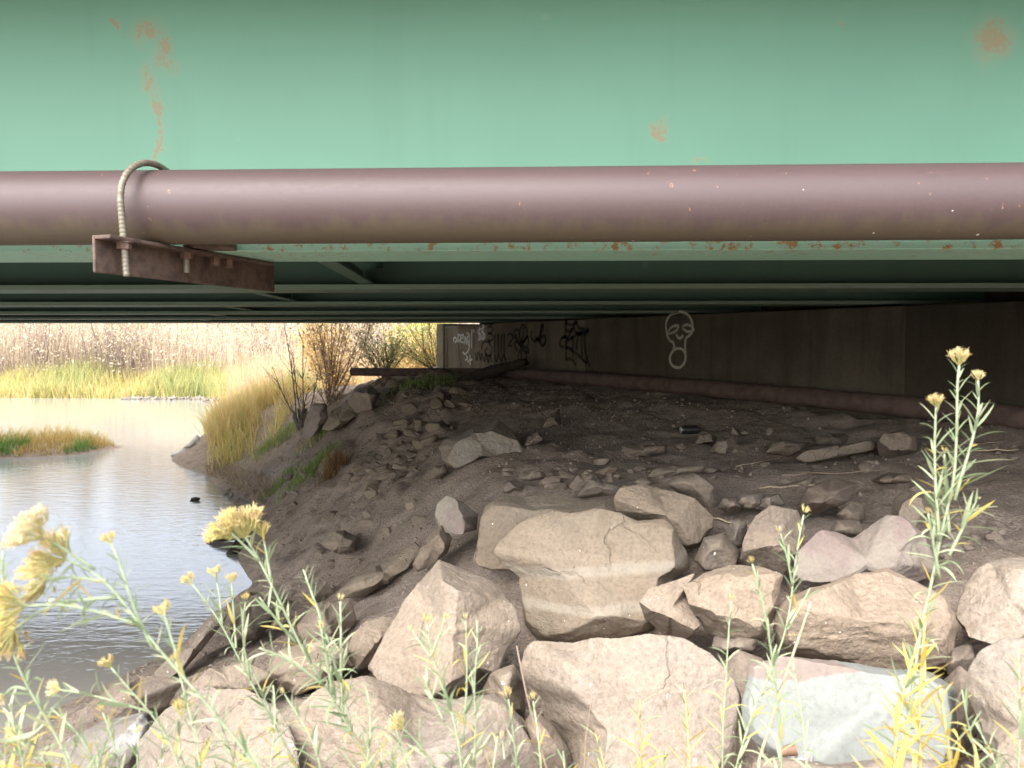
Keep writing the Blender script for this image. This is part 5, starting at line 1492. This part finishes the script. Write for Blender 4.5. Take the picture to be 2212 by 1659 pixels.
plant('feathery green rabbitbrush in the bottom right corner',
      [([(2120, 1680), (2100, 1600), (2085, 1540), (2078, 1490)], None, 0), ([(2170, 1680), (2130, 1600), (2105, 1560)], None, 0, .04), ([(2200, 1680), (2205, 1560), (2200, 1400)], None, 0, .06)], 37, 1.05, (60, 110), 0.35, 0.9, thick=5)
plant('yellowing low rabbitbrush shoots at the bottom edge right of centre',
      [([(1385, 1680), (1385, 1600), (1378, 1530), (1382, 1510)], None, 0), ([(1310, 1680), (1300, 1620), (1285, 1580)], None, 0, .05), ([(1490, 1680), (1487, 1590), (1478, 1480)], None, 0, .04), ([(1420, 1690), (1440, 1620)], None, 0, .02)], 38, 1.25, (55, 105), 0.75, 1.1, thick=5)
plant('bushy rabbitbrush with golden buds in front of the pointed boulder',
      [([(1000, 1680), (985, 1560), (950, 1470), (930, 1420), (922, 1350)], 'bud', 26), ([(1000, 1600), (1010, 1480), (1008, 1400), (1006, 1340)], 'bud', 16, .04, True), ([(935, 1425), (905, 1385), (890, 1362)], 'bud', 14, .02, True), ([(930, 1420), (950, 1370), (960, 1340)], 'bud', 16, 0, True),
       ([(1020, 1680), (1030, 1560), (1020, 1470), (1035, 1400), (1030, 1340)], None, 0, .05), ([(940, 1660), (900, 1600), (872, 1575)], 'mid', 36, 0, True), ([(960, 1560), (930, 1500), (915, 1460)], None, 0, 0, True)], 39, 1.15, (50, 92), 0.12, 1.15, thick=6.5)
plant('short rabbitbrush with orange buds beside the dry stalk at bottom centre',
      [([(1120, 1680), (1110, 1600), (1105, 1540), (1098, 1510)], 'bud', 26), ([(1170, 1680), (1165, 1600), (1155, 1540), (1152, 1515)], 'bud', 20, .03), ([(1090, 1640), (1085, 1600)], 'bud', 20, .02, True)], 40, 1.2, (40, 70), 0.18, 1.0, thick=5.5)
plant('large rabbitbrush with a broad straw gold flower head over the river edge',
      [([(820, 1690), (760, 1580), (700, 1480), (650, 1400), (610, 1310), (570, 1230), (545, 1180), (530, 1160)], 'big', 54),
       ([(560, 1210), (520, 1170), (498, 1150)], 'big', 42, -.02, True), ([(585, 1255), (575, 1190), (568, 1160)], 'mid', 30, .02, True),
       ([(760, 1580), (715, 1400), (680, 1300), (655, 1230)], None, 0, .05, True), ([(740, 1560), (735, 1430), (738, 1340), (735, 1300)], 'bud', 16, .03, True),
       ([(720, 1500), (700, 1400), (695, 1360)], 'bud', 20, -.03, True), ([(640, 1390), (590, 1330), (560, 1290)], None, 0, -.03, True), ([(700, 1480), (620, 1420), (560, 1400)], None, 0, -.05, True)], 41, 1.2, (50, 95), 0.12, 1.25, thick=8)
plant('rabbitbrush with several small straw heads reaching over the water left of centre',
      [([(660, 1690), (600, 1580), (540, 1470), (480, 1350), (440, 1290), (415, 1262)], 'mid', 26), ([(480, 1350), (475, 1290), (466, 1246)], 'mid', 22, .03, True), ([(510, 1400), (505, 1330), (500, 1260)], 'mid', 22, .05, True), ([(540, 1470), (520, 1360), (530, 1300)], 'bud', 18, .02, True), ([(600, 1580), (560, 1480), (530, 1420)], None, 0, .03, True)], 42, 1.3, (45, 80), 0.12, 1.0, thick=5.5)
plant('nearest rabbitbrush with big blurred golden flower clusters at the left edge',
      [([(590, 1700), (520, 1610), (430, 1500), (330, 1390), (260, 1290), (215, 1235), (170, 1212), (140, 1208)], 'big', 58), ([(205, 1230), (130, 1180), (90, 1160)], 'big', 52, -.02, True), ([(230, 1255), (140, 1245), (100, 1250)], 'big', 50, .02, True),
       ([(300, 1350), (180, 1310), (90, 1300), (50, 1310)], 'big', 56, -.02, True), ([(250, 1290), (110, 1300), (30, 1360)], 'big', 52, .01, True), ([(330, 1400), (280, 1300), (265, 1220), (240, 1175)], 'mid', 24, .03, True), ([(400, 1470), (370, 1380), (355, 1330)], 'mid', 28, .03, True)], 43, 0.85, (50, 95), 0.08, 0.85, thick=8)
plant('rabbitbrush with closed buds in front of the leaning slab',
      [([(400, 1690), (370, 1600), (320, 1530), (260, 1470), (240, 1442)], 'mid', 24), ([(440, 1690), (420, 1580), (395, 1480), (380, 1430)], 'bud', 18, .04), ([(390, 1640), (385, 1570), (390, 1545)], 'mid', 34, .02, True), ([(330, 1540), (200, 1500), (130, 1490)], 'mid', 26, .02, True)], 44, 1.0, (50, 90), 0.15, 1.1, thick=6)
plant('rabbitbrush stem rising along the left picture edge',
      [([(170, 1700), (120, 1580), (60, 1490), (20, 1400), (5, 1310), (4, 1220), (6, 1190)], 'bud', 20), ([(60, 1490), (30, 1480), (10, 1500)], 'mid', 24, .0, True), ([(100, 1560), (60, 1600), (30, 1590)], 'mid', 28, .02, True)], 45, 0.9, (55, 110), 0.2, 1.0, thick=7.5)
plant('leafy rabbitbrush with yellow leaves in the bottom left corner',
      [([(60, 1700), (40, 1600), (20, 1520)], None, 0), ([(140, 1700), (100, 1640), (40, 1600)], None, 0, .03), ([(220, 1700), (200, 1620), (150, 1560), (110, 1530)], None, 0, .04), ([(10, 1700), (10, 1640), (15, 1560)], None, 0, .0)], 46, 0.95, (70, 130), 0.4, 1.15, thick=6)
plant('dense green rabbitbrush shoots under the straw gold flower head',
      [([(520, 1700), (500, 1620), (470, 1550), (450, 1500)], None, 0), ([(580, 1700), (590, 1600), (600, 1530), (590, 1480)], None, 0, .04), ([(700, 1700), (690, 1620), (640, 1540), (615, 1500)], 'bud', 18, .05), ([(780, 1700), (800, 1620), (805, 1540), (790, 1480)], None, 0, .03), ([(300, 1700), (290, 1640), (300, 1590)], 'bud', 22, .02)], 47, 1.05, (55, 100), 0.28, 1.0, thick=5.5)

plant('low tangle of rabbitbrush shoots at the bottom edge left of the bushy golden budded one',
      [([(860, 1710), (855, 1640), (842, 1590)], None, 0), ([(900, 1710), (880, 1650), (850, 1560)], None, 0, .04), ([(820, 1710), (830, 1640), (822, 1600)], 'bud', 18, .05), ([(1060, 1710), (1066, 1640), (1075, 1590)], None, 0, .03), ([(1220, 1710), (1226, 1660), (1216, 1622)], None, 0, .05)], 48, 1.1, (55, 100), 0.3, 1.0, thick=5)
plant('fine leaved rabbitbrush crowd in front of the white crusted lichen rock',
      [([(200, 1710), (215, 1640), (240, 1560)], None, 0), ([(260, 1710), (255, 1620), (222, 1540)], 'bud', 22, .03), ([(340, 1710), (345, 1640), (362, 1560)], None, 0, .05), ([(400, 1710), (430, 1640), (470, 1600)], None, 0, .02), ([(480, 1710), (520, 1650), (540, 1590)], None, 0, .02)], 49, 1.05, (55, 105), 0.25, 1.1, thick=5)

# dry stalks
for pts_, d, lab, mt in (([(1190, 1690), (1160, 1590), (1135, 1490), (1116, 1395)], 1.5, 'thin dark dry stalk leaning left in front of the bottom centre slab', 'dry'), ([(1262, 1680), (1266, 1590), (1278, 1510), (1274, 1482)], 1.6, 'short bent grey twig standing on the bottom centre slab', 'dry'), ([(1640, 1640), (1690, 1480), (1735, 1350), (1752, 1300)], 1.3, 'bleached straw stalk slanting across the pale mint slab', 'straw')):
    q = np.array([P(a, b, d) for a, b in pts_])
    g0 = q[0].copy(); g0[1] += 0.05; g0[2] = gh(g0[0], g0[1])[0]
    q = np.vstack([g0, q])
    mb = MB(); mb.tube(q, np.linspace(0.003, 0.0014, len(q)), 6)
    tag(mb.build('dry_stalk', M[mt], smooth=True, loc=tuple(g0)), lab, 'stalk')
